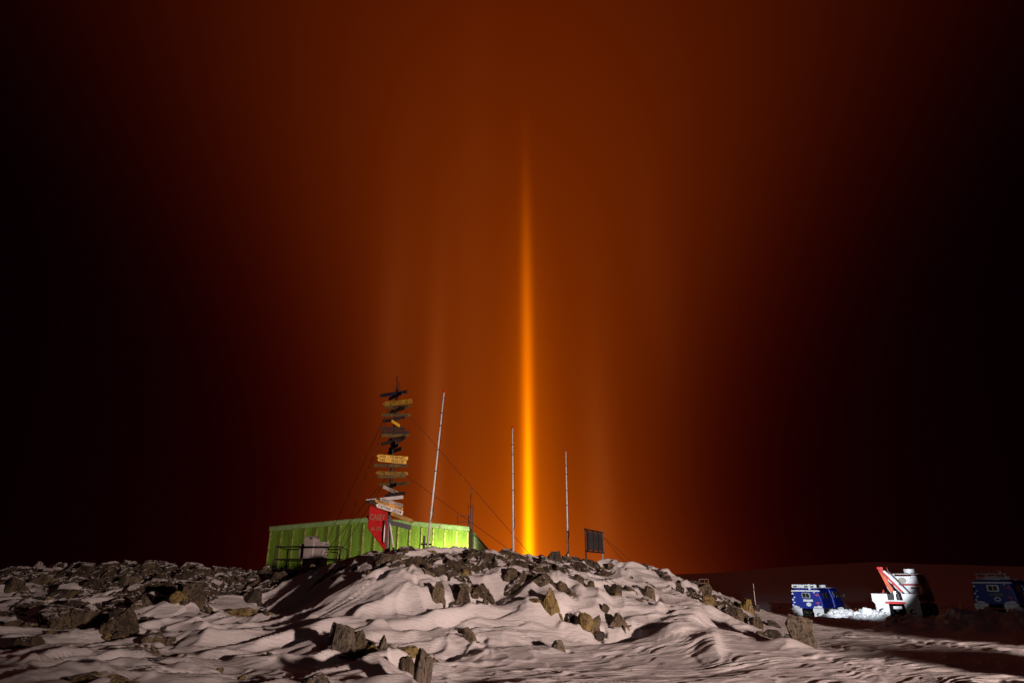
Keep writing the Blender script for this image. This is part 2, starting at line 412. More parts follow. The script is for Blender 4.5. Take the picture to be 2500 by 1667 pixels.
def rock_mat(name, dark, mid, light, lichen, lichen_amt=.5, snow=.62):
    m, nt, b = new_mat(name)
    tc = N(nt, 'ShaderNodeTexCoord'); g = N(nt, 'ShaderNodeNewGeometry')
    mp = N(nt, 'ShaderNodeMapping'); mp.inputs['Rotation'].default_value = (R(12), R(18), R(35)); mp.inputs['Scale'].default_value = (7, 7, 1.6)
    nt.links.new(g.outputs['Position'], mp.inputs[0])
    n1 = N(nt, 'ShaderNodeTexNoise', Scale=1.0, Detail=9.0, Roughness=.72); nt.links.new(mp.outputs[0], n1.inputs['Vector'])
    r = N(nt, 'ShaderNodeValToRGB')
    r.color_ramp.elements[0].position = .34; r.color_ramp.elements[0].color = (*dark, 1)
    r.color_ramp.elements[1].position = .70; r.color_ramp.elements[1].color = (*light, 1)
    e = r.color_ramp.elements.new(.5); e.color = (*mid, 1)
    nt.links.new(n1.outputs['Fac'], r.inputs[0])
    n2 = N(nt, 'ShaderNodeTexNoise', Scale=2.3, Detail=8.0, Roughness=.75); nt.links.new(g.outputs['Position'], n2.inputs['Vector'])
    r2 = N(nt, 'ShaderNodeValToRGB'); r2.color_ramp.elements[0].position = .62 - .2 * lichen_amt; r2.color_ramp.elements[1].position = .72 - .15 * lichen_amt
    nt.links.new(n2.outputs['Fac'], r2.inputs[0])
    mx = N(nt, 'ShaderNodeMix', data_type='RGBA'); nt.links.new(r2.outputs[0], mx.inputs[0]); nt.links.new(r.outputs[0], mx.inputs[6]); mx.inputs[7].default_value = (*lichen, 1)
    # black crusty lichen specks
    v = N(nt, 'ShaderNodeTexNoise', Scale=9.0, Detail=5.0, Roughness=.8); nt.links.new(g.outputs['Position'], v.inputs['Vector'])
    r3 = N(nt, 'ShaderNodeValToRGB'); r3.color_ramp.elements[0].position = .54; r3.color_ramp.elements[1].position = .60
    nt.links.new(v.outputs['Fac'], r3.inputs[0])
    mx2 = N(nt, 'ShaderNodeMix', data_type='RGBA'); nt.links.new(r3.outputs[0], mx2.inputs[0]); nt.links.new(mx.outputs[2], mx2.inputs[6]); mx2.inputs[7].default_value = (.02, .018, .015, 1)
    # snow caught on flat tops
    sp = N(nt, 'ShaderNodeSeparateXYZ'); nt.links.new(g.outputs['Normal'], sp.inputs[0])
    k = NM(nt)
    sn = k.m('ADD', sp.outputs[2], k.m('MULTIPLY', k.m('SUBTRACT', n2.outputs['Fac'], .5), 1.3))
    mr = N(nt, 'ShaderNodeMapRange'); mr.inputs[1].default_value = snow + .22; mr.inputs[2].default_value = snow + .30
    nt.links.new(sn, mr.inputs[0])
    mx3 = N(nt, 'ShaderNodeMix', data_type='RGBA'); nt.links.new(mr.outputs[0], mx3.inputs[0]); nt.links.new(mx2.outputs[2], mx3.inputs[6]); mx3.inputs[7].default_value = (.78, .76, .76, 1)
    nt.links.new(mx3.outputs[2], b.inputs['Base Color'])
    b.inputs['Roughness'].default_value = .82; b.inputs['Specular IOR Level'].default_value = .25
    b1 = N(nt, 'ShaderNodeBump', Strength=.75, Distance=.10); nt.links.new(n1.outputs['Fac'], b1.inputs['Height'])
    b2 = N(nt, 'ShaderNodeBump', Strength=.5, Distance=.03); nt.links.new(v.outputs['Fac'], b2.inputs['Height']); nt.links.new(b1.outputs[0], b2.inputs['Normal'])
    nt.links.new(b2.outputs[0], b.inputs['Normal'])
    return m

M = {}
M['snow'] = snow_mat()
M['rock_a'] = rock_mat('brown_gneiss', (.035, .028, .02), (.10, .076, .052), (.20, .155, .105), (.16, .125, .05), .45)
M['rock_b'] = rock_mat('tan_gneiss', (.045, .036, .028), (.14, .11, .075), (.26, .21, .145), (.24, .20, .10), .5, .66)
M['rock_c'] = rock_mat('ochre_lichen_gneiss', (.06, .045, .02), (.22, .165, .075), (.36, .28, .14), (.30, .23, .07), .8, .72)
M['rock_d'] = rock_mat('dark_gneiss', (.025, .022, .018), (.07, .058, .045), (.15, .125, .095), (.12, .11, .06), .4, .66)
M['rock_e'] = rock_mat('grey_gneiss', (.05, .042, .033), (.145, .122, .092), (.26, .225, .175), (.22, .19, .11), .3, .68)
M['rubble'] = rock_mat('frost_shattered_rubble', (.018, .014, .011), (.062, .046, .032), (.15, .112, .078), (.14, .11, .045), .4, .52)


# ------------------------------------------------------------------ mesh helpers
COL = scene.collection
def mesh_np(name, co, quads, mat, smooth=True):
    me = bpy.data.meshes.new(name)
    me.vertices.add(len(co)); me.vertices.foreach_set('co', np.ascontiguousarray(co, np.float32).ravel())
    k = quads.shape[1]
    me.loops.add(quads.size); me.loops.foreach_set('vertex_index', np.ascontiguousarray(quads, np.int32).ravel())
    me.polygons.add(len(quads)); me.polygons.foreach_set('loop_start', np.arange(0, quads.size, k, dtype=np.int32))
    me.polygons.foreach_set('use_smooth', np.full(len(quads), smooth))
    me.update(calc_edges=True); me.validate()
    if mat: me.materials.append(mat)
    return me
def link(name, data, parent=None, loc=None, rot=None):
    o = bpy.data.objects.new(name, data); COL.objects.link(o)
    if parent: o.parent = parent
    if loc is not None: o.location = loc
    if rot is not None: o.rotation_euler = rot
    return o
def tag(o, label=None, cat=None, group=None, kind=None):
    if label: o['label'] = label
    if cat: o['category'] = cat
    if group: o['group'] = group
    if kind: o['kind'] = kind
    return o
def thing(name, label, cat, loc=(0, 0, 0), rz=0.0, group=None):
    o = link(name, None, None, loc, (0, 0, rz)); o.empty_display_size = .2
    return tag(o, label, cat, group)


class MB:
    def __init__(self): self.v = []; self.f = []
    def _add(self, vs, fs):
        n = len(self.v); self.v += [tuple(map(float, v)) for v in vs]; self.f += [tuple(n + i for i in f) for f in fs]; return self
    def box(self, c, s, rot=None):
        vs = [Vector((sx * s[0] / 2, sy * s[1] / 2, sz * s[2] / 2)) for sx in (-1, 1) for sy in (-1, 1) for sz in (-1, 1)]
        if rot is not None: vs = [rot @ v for v in vs]
        vs = [v + Vector(c) for v in vs]
        return self._add(vs, [(0, 1, 3, 2), (4, 6, 7, 5), (0, 4, 5, 1), (2, 3, 7, 6), (0, 2, 6, 4), (1, 5, 7, 3)])
    def bar(self, a, b, w, h=None):
        a, b = Vector(a), Vector(b); d = b - a
        q = d.to_track_quat('Z', 'Y').to_matrix()
        return self.box((a + b) / 2, (w, h or w, d.length), q)
    def tube(self, pts, r, n=8, caps=True):
        pts = [Vector(p) for p in pts]; rr = r if isinstance(r, (list, tuple)) else [r] * len(pts)
        vs = []; up = Vector((0, 0, 1))
        for i, p in enumerate(pts):
            d = (pts[min(i + 1, len(pts) - 1)] - pts[max(i - 1, 0)]).normalized()
            ref = up if abs(d.z) < .95 else Vector((0, 1, 0))
            s = d.cross(ref).normalized(); t = s.cross(d)
            vs += [p + (s * math.cos(2 * math.pi * k / n) + t * math.sin(2 * math.pi * k / n)) * rr[i] for k in range(n)]
        fs = [(i * n + k, i * n + (k + 1) % n, (i + 1) * n + (k + 1) % n, (i + 1) * n + k) for i in range(len(pts) - 1) for k in range(n)]
        if caps: fs += [tuple(range(n))[::-1], tuple((len(pts) - 1) * n + k for k in range(n))]
        return self._add(vs, fs)
    def prism(self, poly, d0, d1, axis='y'):
        """polygon in the other two axes, extruded between d0 and d1"""
        def P(a, b, d): return {'y': (a, d, b), 'x': (d, a, b), 'z': (a, b, d)}[axis]
        n = len(poly)
        vs = [P(a, b, d0) for a, b in poly] + [P(a, b, d1) for a, b in poly]
        return self._add(vs, [tuple(range(n)), tuple(range(2 * n - 1, n - 1, -1))] + [(i, i + n, (i + 1) % n + n, (i + 1) % n) for i in range(n)])
    def loft(self, secs):
        """list of equal-length 3D rings, capped"""
        n = len(secs[0]); vs = [p for s in secs for p in s]
        fs = [(i * n + k, i * n + (k + 1) % n, (i + 1) * n + (k + 1) % n, (i + 1) * n + k) for i in range(len(secs) - 1) for k in range(n)]
        fs += [tuple(range(n))[::-1], tuple((len(secs) - 1) * n + k for k in range(n))]
        return self._add(vs, fs)
    def mesh(self, name, mat, bevel=0.0, smooth=False):
        me = bpy.data.meshes.new(name); me.from_pydata(self.v, [], self.f)
        bm = bmesh.new(); bm.from_mesh(me); bmesh.ops.recalc_face_normals(bm, faces=bm.faces)
        if bevel: bmesh.ops.bevel(bm, geom=bm.edges[:], offset=bevel, segments=2, affect='EDGES', profile=.7, clamp_overlap=True)
        bm.to_mesh(me); bm.free()
        if smooth:
            me.polygons.foreach_set('use_smooth', [True] * len(me.polygons))
        me.materials.append(M[mat] if isinstance(mat, str) else mat)
        return me
    def build(self, name, mat, parent=None, loc=None, rot=None, bevel=0.0, smooth=False):
        return link(name, self.mesh(name, mat, bevel, smooth), parent, loc, rot)
def lettering(txt, size, parent, loc, rot=(math.pi / 2, 0, 0), mat='lettering_black', align='CENTER', sx=1.0, name='lettering'):
    cu = bpy.data.curves.new(name, 'FONT'); cu.body = txt; cu.size = size; cu.extrude = .002
    cu.align_x = align; cu.align_y = 'CENTER'; cu.offset = size * .02
    cu.materials.append(M[mat])
    o = link(name, cu, parent, loc, rot); o.scale = (sx, 1, 1); return o


# ------------------------------------------------------------------ ground sheet
azs = np.radians(np.concatenate([np.arange(-180, -50, 2.5), np.arange(-50, 50, .088), np.arange(50, 180.01, 2.5)]))
rs = np.concatenate([np.geomspace(.4, 9.4, 18), np.arange(9.5, 29.5, .048), np.arange(29.5, 62, .3), np.geomspace(62.5, 6000, 55)])
AZ, RR = np.meshgrid(azs, rs)
GX, GY = RR * np.sin(AZ), RR * np.cos(AZ)
GZ = snow_h(GX, GY)
nr, nc = GX.shape
idx = np.arange(nr * nc).reshape(nr, nc)
quads = np.stack([idx[:-1, :-1].ravel(), idx[:-1, 1:].ravel(), idx[1:, 1:].ravel(), idx[1:, :-1].ravel()], 1)
co = np.stack([GX.ravel(), GY.ravel(), GZ.ravel()], 1)
tag(link('snow_ground', mesh_np('snow_ground', co, quads[:, ::-1], M['snow'])), kind='structure')


# frost-shattered bedrock that the wind has swept bare
def blocks(x, y, s, seed, ang=.6, elong=1.6):
    ca, sa = math.cos(ang), math.sin(ang)
    u = (x * ca + y * sa) / (s * elong); v = (-x * sa + y * ca) / s
    ui, vi = np.floor(u), np.floor(v); best = np.full(x.shape, -9.0)
    for du in (-1, 0, 1):
        for dv in (-1, 0, 1):
            cu, cv = ui + du, vi + dv
            px = cu + .15 + .7 * rnd01(cu, cv, seed); py = cv + .15 + .7 * rnd01(cu, cv, seed + 1)
            dx, dy = (u - px), (v - py)
            hh = .25 + .75 * rnd01(cu, cv, seed + 2) ** 1.5
            t0 = rnd01(cu, cv, seed + 3) * 6.283; f = np.zeros_like(x)
            for k in range(5):
                t = t0 + k * 1.2566 + .5 * (rnd01(cu, cv, seed + 10 + k) - .5)
                f = np.maximum(f, (dx * np.cos(t) + dy * np.sin(t)) * (1.0 + 2.6 * rnd01(cu, cv, seed + 20 + k)))
            cap = hh * (.75 + .35 * (dx * np.cos(t0) + dy * np.sin(t0)))
            best = np.maximum(best, np.minimum(cap, hh * 1.35 - f * .9))
    return best * s
sub_r = (rs > 10.4) & (rs < 33.5); sub_c = np.abs(azs) < R(46)
X2, Y2 = GX[np.ix_(sub_r, sub_c)], GY[np.ix_(sub_r, sub_c)]
S2 = GZ[np.ix_(sub_r, sub_c)]
mk = rock_mask(X2, Y2)
act = mk > .12
rz = np.full(X2.shape, -5.0)
xa, ya, ma = X2[act], Y2[act], mk[act]
xw = xa + .12 * pn(xa * 2.2, ya * 2.2, 81); yw = ya + .12 * pn(xa * 2.2 + 5, ya * 2.2, 82)
bl = np.maximum(blocks(xw, yw, .46, 100), blocks(xw, yw, .26, 140, .9, 1.4) + .03)
bl = np.maximum(bl, blocks(xw, yw, .13, 180, .3, 1.3) + .05)
rz[act] = base_h(xa, ya) - .60 + .60 * ma + .95 * bl + .10 * fbm(xa * .8, ya * .8, 88, 3) + .02 * fbm(xa * 7, ya * 7, 89, 3) + .13 * sstep(-5.0, -8.5, xa)
vis = act & (rz > S2 - .03)
fi = np.arange(X2.size).reshape(X2.shape)
q = np.stack([fi[:-1, :-1].ravel(), fi[1:, :-1].ravel(), fi[1:, 1:].ravel(), fi[:-1, 1:].ravel()], 1)
vv = vis.ravel(); q = q[vv[q].any(1)]
used = np.unique(q); remap = np.full(X2.size, -1); remap[used] = np.arange(len(used))
rco = np.stack([X2.ravel(), Y2.ravel(), np.maximum(rz, S2 - .10).ravel()], 1)[used]
tag(link('bedrock_rubble', mesh_np('bedrock_rubble', rco, remap[q], M['rubble'], smooth=False)), 'dark frost-shattered rock rubble showing through the snow', 'rubble', kind='stuff')


# ------------------------------------------------------------------ boulders
def ico(sub):
    bm = bmesh.new(); bmesh.ops.create_icosphere(bm, subdivisions=sub, radius=1)
    co = np.array([v.co[:] for v in bm.verts]); fa = np.array([[v.index for v in f.verts] for f in bm.faces]); bm.free()
    return co / np.linalg.norm(co, axis=1)[:, None], fa
ICO5, ICO4, ICO3 = ico(6), ico(4), ico(3)
def noise3(p, s):
    return (pn(p[:, 0] + p[:, 2] * .6, p[:, 1] - p[:, 2] * .5, s) + pn(p[:, 1] + 7 + p[:, 0] * .4, p[:, 2] - p[:, 0] * .4, s + 3)) * .6
def rock_shape(seed, base, tilt=.25, n=11, rough=1.0, top=-.05):
    g = np.random.default_rng(seed)
    d, fa = base
    nrm = g.normal(size=(n, 3)); nrm[:, 2] *= .75; nrm /= np.linalg.norm(nrm, axis=1)[:, None]
    nrm = np.concatenate([nrm, [[.2 * tilt, 0, 1], [tilt, -.8, .5], [-.8, -.3, .45], [.8, -.2, .4]]]); nrm /= np.linalg.norm(nrm, axis=1)[:, None]
    h = np.concatenate([g.uniform(.55, 1.0, n), g.uniform(.66, .95, 4)])
    rad = np.min(h[None] / np.maximum(d @ nrm.T, 1e-3), axis=1)
    rad = np.minimum(rad, 1.45)
    p = d * rad[:, None]
    # cleavage: steps across a slanted bedding direction, cracks, then grain
    bd = np.array([math.cos(seed) * .8, .35, .35 + .3 * math.sin(seed)]); bd /= np.linalg.norm(bd)
    t = p @ bd * 4.2 + 1.2 * noise3(p * 1.3, seed)
    f = t - np.floor(t)
    p = p * (1 - .085 * rough * sstep(.78, .95, f) * sstep(1.0, .97, f) - .05 * rough * f * (rnd01(np.floor(t), np.floor(t) * 0, seed)))[:, None]
    p = p * (1 + rough * ((.045 * noise3(p * 2.2, seed + 5)) + .04 * noise3(p * 5.5, seed + 9) + .022 * noise3(p * 14, seed + 13)))[:, None]
    p[:, :2] *= (1 + top * np.clip(p[:, 2:3], -.3, 1))
    p[:, 0] += tilt * p[:, 2] * .9
    ra = g.uniform(-.5, .5); c_, s_ = math.cos(ra), math.sin(ra)
    p = np.stack([p[:, 0] * c_ - p[:, 2] * s_, p[:, 1], p[:, 0] * s_ + p[:, 2] * c_], 1)
    mn, mxx = p.min(0), p.max(0)
    p = (p - (mn + mxx) / 2) / (mxx - mn) * 2          # fills a 2x2x2 box
    return p, fa
for i, b in enumerate(BL):
    big = b['w'] * b['h'] > .25
    p, fa = rock_shape(100 + i * 7, ICO5 if big else ICO4, rng.uniform(-.5, .5), 8, 1.0, .38 if b['h'] > .8 * b['w'] else .1)
    sink = (.62 if b['h'] > .8 * b['w'] else .7) * b['h'] + .08
    hh = (b['h'] + sink) / 2
    p = p * np.array([b['w'] / 2 * 1.08, b['d'] / 2 * 1.1, hh])
    ps_, fs_, of = [p], [fa], len(p)
    for j in range(3 if b['w'] > .45 else 1):          # lesser lobes split off along the joints
        q_, fq = rock_shape(5000 + i * 11 + j, ICO4, rng.uniform(-.6, .6), 7)
        sd = (-1) ** (j + i)
        f_ = rng.uniform(.45, .8)
        q_ = q_ * np.array([b['w'] * rng.uniform(.20, .34), b['d'] * rng.uniform(.3, .5), hh * f_]) + np.array([sd * b['w'] * rng.uniform(.22, .42), -b['d'] * rng.uniform(-.1, .25), -hh * (1 - f_) * rng.uniform(.5, 1.)])
        ps_.append(q_); fs_.append(fq + of); of += len(q_)
    p, fa = np.concatenate(ps_), np.concatenate(fs_)
    me = mesh_np('boulder', p, fa, M['rock_' + b['tone']], smooth=False)
    o = link('boulder', me, None, (b['c'][0], b['c'][1], b['top'] - hh), (0, 0, math.atan2(-b['c'][0], b['c'][1]) + rng.uniform(-.12, .12)))
    tag(o, b['label'], 'boulder')
# small stones strewn about
variants = [mesh_np('stone', *rock_shape(900 + k * 13, ICO3, .3, 5, 1.1), M['rock_' + 'abdac'[k % 5]], smooth=False) for k in range(9)]
rs2 = random.Random(21); made = 0
while made < 115:
    a, b_, r_, s_ = rs2.choice(RUBW)
    x, y = a + rs2.gauss(0, r_ * .9), b_ + rs2.gauss(0, r_ * .9)
    if abs(math.atan2(x, y)) > R(39) or y < 11: continue
    w = rs2.uniform(.05, .19) * (1.3 if rs2.random() < .15 else 1)
    o = link('stone', variants[made % 9], None, (x, y, gz(x, y) + w * .25), (rs2.uniform(-.3, .3), rs2.uniform(-.3, .3), rs2.uniform(0, 6.28)))
    o.scale = (w * rs2.uniform(.9, 1.5), w * rs2.uniform(.7, 1.1), w * rs2.uniform(.6, 1.1))
    left = x < -7
    tag(o, 'small dark stone among the boulders of the left hillside' if left else 'small dark stone strewn over the snowy mound', 'stone', 'stones on the left hillside' if left else 'stones on the mound')
    made += 1
rk = random.Random(33)
for b in BL:
    if b['w'] < .42: continue
    for k in range(2):
        t = rk.uniform(0, 6.28); x = b['c'][0] + math.cos(t) * b['w'] * rk.uniform(.45, .75); y = b['c'][1] + math.sin(t) * b['d'] * rk.uniform(.5, .8)
        w = min(b['w'], .9) * rk.uniform(.10, .26)
        o = link('rock_chunk', variants[rk.randrange(9)], None, (x, y, gz(x, y) + w * .12), (rk.uniform(-.4, .4), rk.uniform(-.4, .4), rk.uniform(0, 6.28)))
        o.scale = (w * rk.uniform(1.0, 2.0), w * rk.uniform(.7, 1.2), w * rk.uniform(.4, .9))
        tag(o, 'broken rock chunk at the foot of a larger boulder', 'stone', 'broken chunks at the feet of boulders')
# ploughed snow clods heaped in front of the vehicles
cl_v, cl_f, off = [], [], 0
def clod(x, y, z, s, seed):
    global off
    p, fa = rock_shape(seed, ICO3, .1, 5, 1.0)
    t = seed * 1.7; c_, s_ = math.cos(t), math.sin(t)
    p = p * np.array([s, s * .8, s * .75]); p = np.stack([p[:, 0] * c_ - p[:, 1] * s_, p[:, 0] * s_ + p[:, 1] * c_, p[:, 2]], 1) + np.array([x, y, z])
    cl_v.append(p); cl_f.append(fa + off); off += len(p)
rc = random.Random(5)
def heap(px0, px1, Y0, Y1, n, hmax, smax):
    for k in range(n):
        Y = rc.uniform(Y0, Y1); px = px0 + (px1 - px0) * rc.random()
        x = at(px, 1510, Y)[0]; s = rc.uniform(.05, smax) * (.5 + rc.random())
        bell = math.sin(math.pi * min(max((px - px0) / (px1 - px0), .05), .95)) ** .6
        clod(x, Y, gz(x, Y) + rc.random() ** 1.6 * hmax * bell - .02, s, 3000 + rc.randrange(40))
heap(2012, 2110, 35.0, 36.6, 400, .42, .17)
heap(2085, 2165, 31.2, 32.4, 380, .36, .16)
heap(2170, 2260, 28.6, 29.6, 60, .22, .16)
heap(2280, 2400, 25.2, 26.0, 130, .26, .15)
heap(2390, 2500, 24.6, 25.3, 90, .20, .13)
heap(2320, 2350, 27.0, 27.6, 30, .5, .22)
tag(link('ploughed_snow', mesh_np('ploughed_snow', np.concatenate(cl_v), np.concatenate(cl_f), M['snow'], smooth=False)), 'heap of broken white snow clods ploughed up in front of the vehicles', 'snow heap', kind='stuff')

# ------------------------------------------------------------------ paints
M['lettering_black'] = plain('black_lettering', (.02, .02, .02), .6, bump=0)
M['lettering_gold'] = plain('dull_gold_lettering', (.22, .11, .06), .6, bump=0)
M['lettering_white'] = plain('white_lettering', (.75, .75, .75), .6, bump=0)
M['yellow'] = plain('weathered_yellow_paint', (.38, .22, .02), .6, var=.45, scale=7, dirt=(.12, .07, .015))
M['lit_yellow'] = plain('lit_yellow_paint', (.72, .44, .03), .55, var=.3, scale=7)  # brighter copy of the yellow for boards turned towards the lamp
M['olive'] = plain('faded_olive_yellow_board', (.13, .08, .016), .7, var=.5, scale=8)
M['brown'] = plain('dark_brown_board', (.035, .016, .011), .7, var=.5, scale=8)  # dark tone takes in the shade on boards that face left
M['black_board'] = plain('black_blue_board', (.015, .016, .03), .5, var=.4)
M['orange'] = plain('orange_yellow_board', (.70, .34, .03), .5, var=.3)
M['white_board'] = plain('white_board', (.78, .76, .74), .5, var=.15)
M['grey_board'] = plain('grey_board', (.38, .34, .28), .6, var=.3)
M['red'] = plain('red_enamel_sheet', (.40, .005, .007), .6, spec=.2, var=.3, scale=4)
M['dark_steel'] = plain('dark_steel', (.03, .028, .028), .55, .3, .4)
M['wire'] = plain('guy_wire', (.05, .018, .012), .6, .2, .2, bump=0)
M['pole_white'] = plain('galvanised_pole', (.78, .74, .72), .4, 0, .25, 9)
M['galv'] = plain('galvanised_tube', (.36, .33, .31), .4, .5, .35, 9)
M['post_grey'] = plain('grey_post', (.20, .16, .16), .6, .1, .35)
M['antenna_metal'] = plain('dull_antenna_metal', (.11, .07, .05), .6, .2, .3)
M['green'] = plain('lime_green_wall_panel', (.15, .275, .016), .42, 0, .28, .8, .05)
M['green_seam'] = plain('pale_green_highlight_batten', (.50, .52, .16), .35, .1, .5, 12, .3, dirt=(.14, .16, .05))  # blotched pale tone; the seams' bright highlight is put into this colour
M['green_pale'] = plain('pale_green_flashing', (.22, .34, .14), .45, 0, .25, 3)
M['roof'] = plain('snow_dusted_green_roof', (.16, .24, .10), .6, 0, .3, 2)
M['cabinet'] = plain('white_cabinet_enamel', (.52, .47, .45), .5, 0, .2, 3)
M['cabinet_dark'] = plain('dark_grey_grille', (.09, .08, .08), .6)
M['panel_grey'] = plain('dark_grey_sheet', (.055, .05, .052), .5, 0, .3, 3)
M['blue'] = plain('deep_blue_vehicle_paint', (.003, .016, .24), .35, 0, .2, 3, .03)
M['veh_white'] = plain('white_vehicle_panel', (.72, .72, .72), .5, 0, .15, 5)
M['veh_red'] = plain('red_vehicle_paint', (.55, .012, .012), .4, 0, .3, 4)
M['veh_shaded_red'] = plain('shaded_red_cab_paint', (.12, .004, .005), .45, 0, .3, 4)  # vehicle red darkened to hold the shade on the cab's sides
M['veh_orange'] = plain('orange_red_hydraulic_paint', (.72, .10, .02), .4, 0, .3, 4)
M['rubber'] = plain('black_rubber', (.012, .012, .012), .8, 0, .4)
M['glass'] = plain('dark_glass', (.02, .022, .024), .08, 0, .2, 2, 0)
M['chrome'] = plain('bright_steel', (.6, .6, .6), .3, .8, .2)
M['pink'] = plain('pink_red_sticker', (.62, .05, .14), .5, bump=0)
M['rope'] = plain('orange_rope', (.5, .16, .03), .7, bump=0)
M['snow_crust'] = plain('rime_snow_crust', (.76, .75, .76), .7, 0, .2, 9, .5)
M['container_paint'] = plain('rust_red_container_paint', (.16, .04, .025), .6, 0, .4, 2)

def streaked(name, col, worn, grime):
    m, nt, b = new_mat(name)
    g = N(nt, 'ShaderNodeNewGeometry'); mp = N(nt, 'ShaderNodeMapping'); mp.inputs['Scale'].default_value = (5, 5, .55)
    nt.links.new(g.outputs['Position'], mp.inputs[0])
    n1 = N(nt, 'ShaderNodeTexNoise', Scale=1.0, Detail=8.0, Roughness=.7); nt.links.new(mp.outputs[0], n1.inputs['Vector'])
    r1 = N(nt, 'ShaderNodeValToRGB'); r1.color_ramp.elements[0].position = .33; r1.color_ramp.elements[0].color = (*grime, 1)
    r1.color_ramp.elements[1].position = .6; r1.color_ramp.elements[1].color = (*col, 1)
    nt.links.new(n1.outputs['Fac'], r1.inputs[0])
    n2 = N(nt, 'ShaderNodeTexNoise', Scale=2.6, Detail=9.0, Roughness=.78); nt.links.new(g.outputs['Position'], n2.inputs['Vector'])
    r2 = N(nt, 'ShaderNodeValToRGB'); r2.color_ramp.elements[0].position = .60; r2.color_ramp.elements[1].position = .66
    nt.links.new(n2.outputs['Fac'], r2.inputs[0])
    mx = N(nt, 'ShaderNodeMix', data_type='RGBA'); nt.links.new(r2.outputs[0], mx.inputs[0]); nt.links.new(r1.outputs[0], mx.inputs[6]); mx.inputs[7].default_value = (*worn, 1)
    nt.links.new(mx.outputs[2], b.inputs['Base Color']); b.inputs['Roughness'].default_value = .5
    bp = N(nt, 'ShaderNodeBump', Strength=.25, Distance=.03); nt.links.new(n1.outputs['Fac'], bp.inputs['Height']); nt.links.new(bp.outputs[0], b.inputs['Normal'])
    return m
M['green'] = streaked('weathered_lime_green_panel', (.155, .275, .022), (.36, .42, .20), (.085, .15, .014))

# ------------------------------------------------------------------ green shed
YS = 42.0
XL, XR = at(661, 1290, YS)[0], at(1144, 1287, YS)[0]
XA = at(905, 1267, YS)[0]; ZE, ZA, ZB = at(661, 1290, YS)[2], at(905, 1267, YS)[2], .9
shed = thing('storage_shed', 'long lime green metal shed with low gable behind the rocky mound', 'shed', ((XL + XR) / 2, YS, ZB))
SX, SYY, SZ = (XL + XR) / 2, YS, ZB
def top_z(x): return (ZE + (ZA - ZE) * (x - XL) / (XA - XL) if x < XA else ZA + (ZE - ZA) * (x - XA) / (XR - XA))
def shp(x, z): return (x - SX, z - SZ)
L = 40.0
b = MB(); b.prism([shp(XL, ZB - .6), shp(XR, ZB - .6), shp(XR, ZE - .02), shp(XA, ZA - .02), shp(XL, ZE - .02)], .06, L, 'y'); b.build('wall', 'green', shed)
NPAN = 17; pw = (XR - XL) / NPAN
for i in range(NPAN):
    x0, x1 = XL + i * pw + .025, XL + (i + 1) * pw - .025
    pts = [shp(x0, ZB - .5), shp(x1, ZB - .5), shp(x1, top_z(x1) - .16)]
    if x0 < XA < x1: pts.append(shp(XA, ZA - .16))
    pts.append(shp(x0, top_z(x0) - .16))
    b = MB(); b.prism(pts, 0, .056, 'y'); b.build('panel', 'green', shed, bevel=.006)
for i in range(NPAN + 1):
    x = XL + i * pw; x = min(max(x, XL + .03), XR - .03); zt = top_z(x) - .2
    b = MB(); b.box((x - SX, -.02, (ZB - .5 + zt) / 2 - SZ), (.05, .03, zt - ZB + .5)); b.box((x - SX, -.038, (ZB - .5 + zt) / 2 - SZ), (.085, .008, zt - ZB + .5))
    b.build('batten', 'green_seam', shed)
for (xa, xb) in ((XL - .05, XA), (XA, XR + .05)):
    za, zb = top_z(max(xa, XL)), top_z(min(xb, XR))
    b = MB(); b.prism([shp(xa, za - .15), shp(xb, zb - .15), shp(xb, zb + .07), shp(xa, za + .07)], -.09, -.004, 'y'); b.build('fascia', 'green_pale', shed)
    b = MB(); b.prism([shp(xa, za + .075), shp(xb, zb + .075), shp(xb, zb + .12), shp(xa, za + .12)], -.14, L + .1, 'y'); b.build('roof', 'roof', shed)
# ribbed side wall running away
for i in range(66):
    y0 = .1 + i * .6
    b = MB(); b.prism([(XR - SX, y0), (XR - SX + .05, y0 + .08), (XR - SX + .05, y0 + .44), (XR - SX, y0 + .52)], -.5, ZE - SZ - .1, 'z')
    b.build('side_rib', 'green_pale', shed)
b = MB(); b.box((XR - SX + .07, .3, (ZE - SZ) / 2 + .3), (.06, .06, ZE - SZ + 1.5)); b.box((XR - SX + .2, .6, (ZE - SZ) / 2 + .4), (.06, .06, ZE - SZ + 1.9)); b.build('downpipe', 'post_grey', shed)
b = MB()
for x in (-.75, -.05):
    b.tube([(XR - SX + x, .5, ZE - SZ + .1), (XR - SX + x, .5, ZE - SZ + .85)], .025, 6)
for z in (.45, .83): b.tube([(XR - SX - .75, .5, ZE - SZ + z), (XR - SX - .05, .5, ZE - SZ + z), (XR - SX - .05, 2.6, ZE - SZ + z)], .022, 6)
b.build('roof_handrail', 'post_grey', shed)
b = MB(); b.tube([(XR - SX - 1.75, -.06, ZE - SZ + .02), (XR - SX - 1.75, -.06, ZE - SZ + .32)], .07, 8); b.build('roof_vent', 'galv', shed)
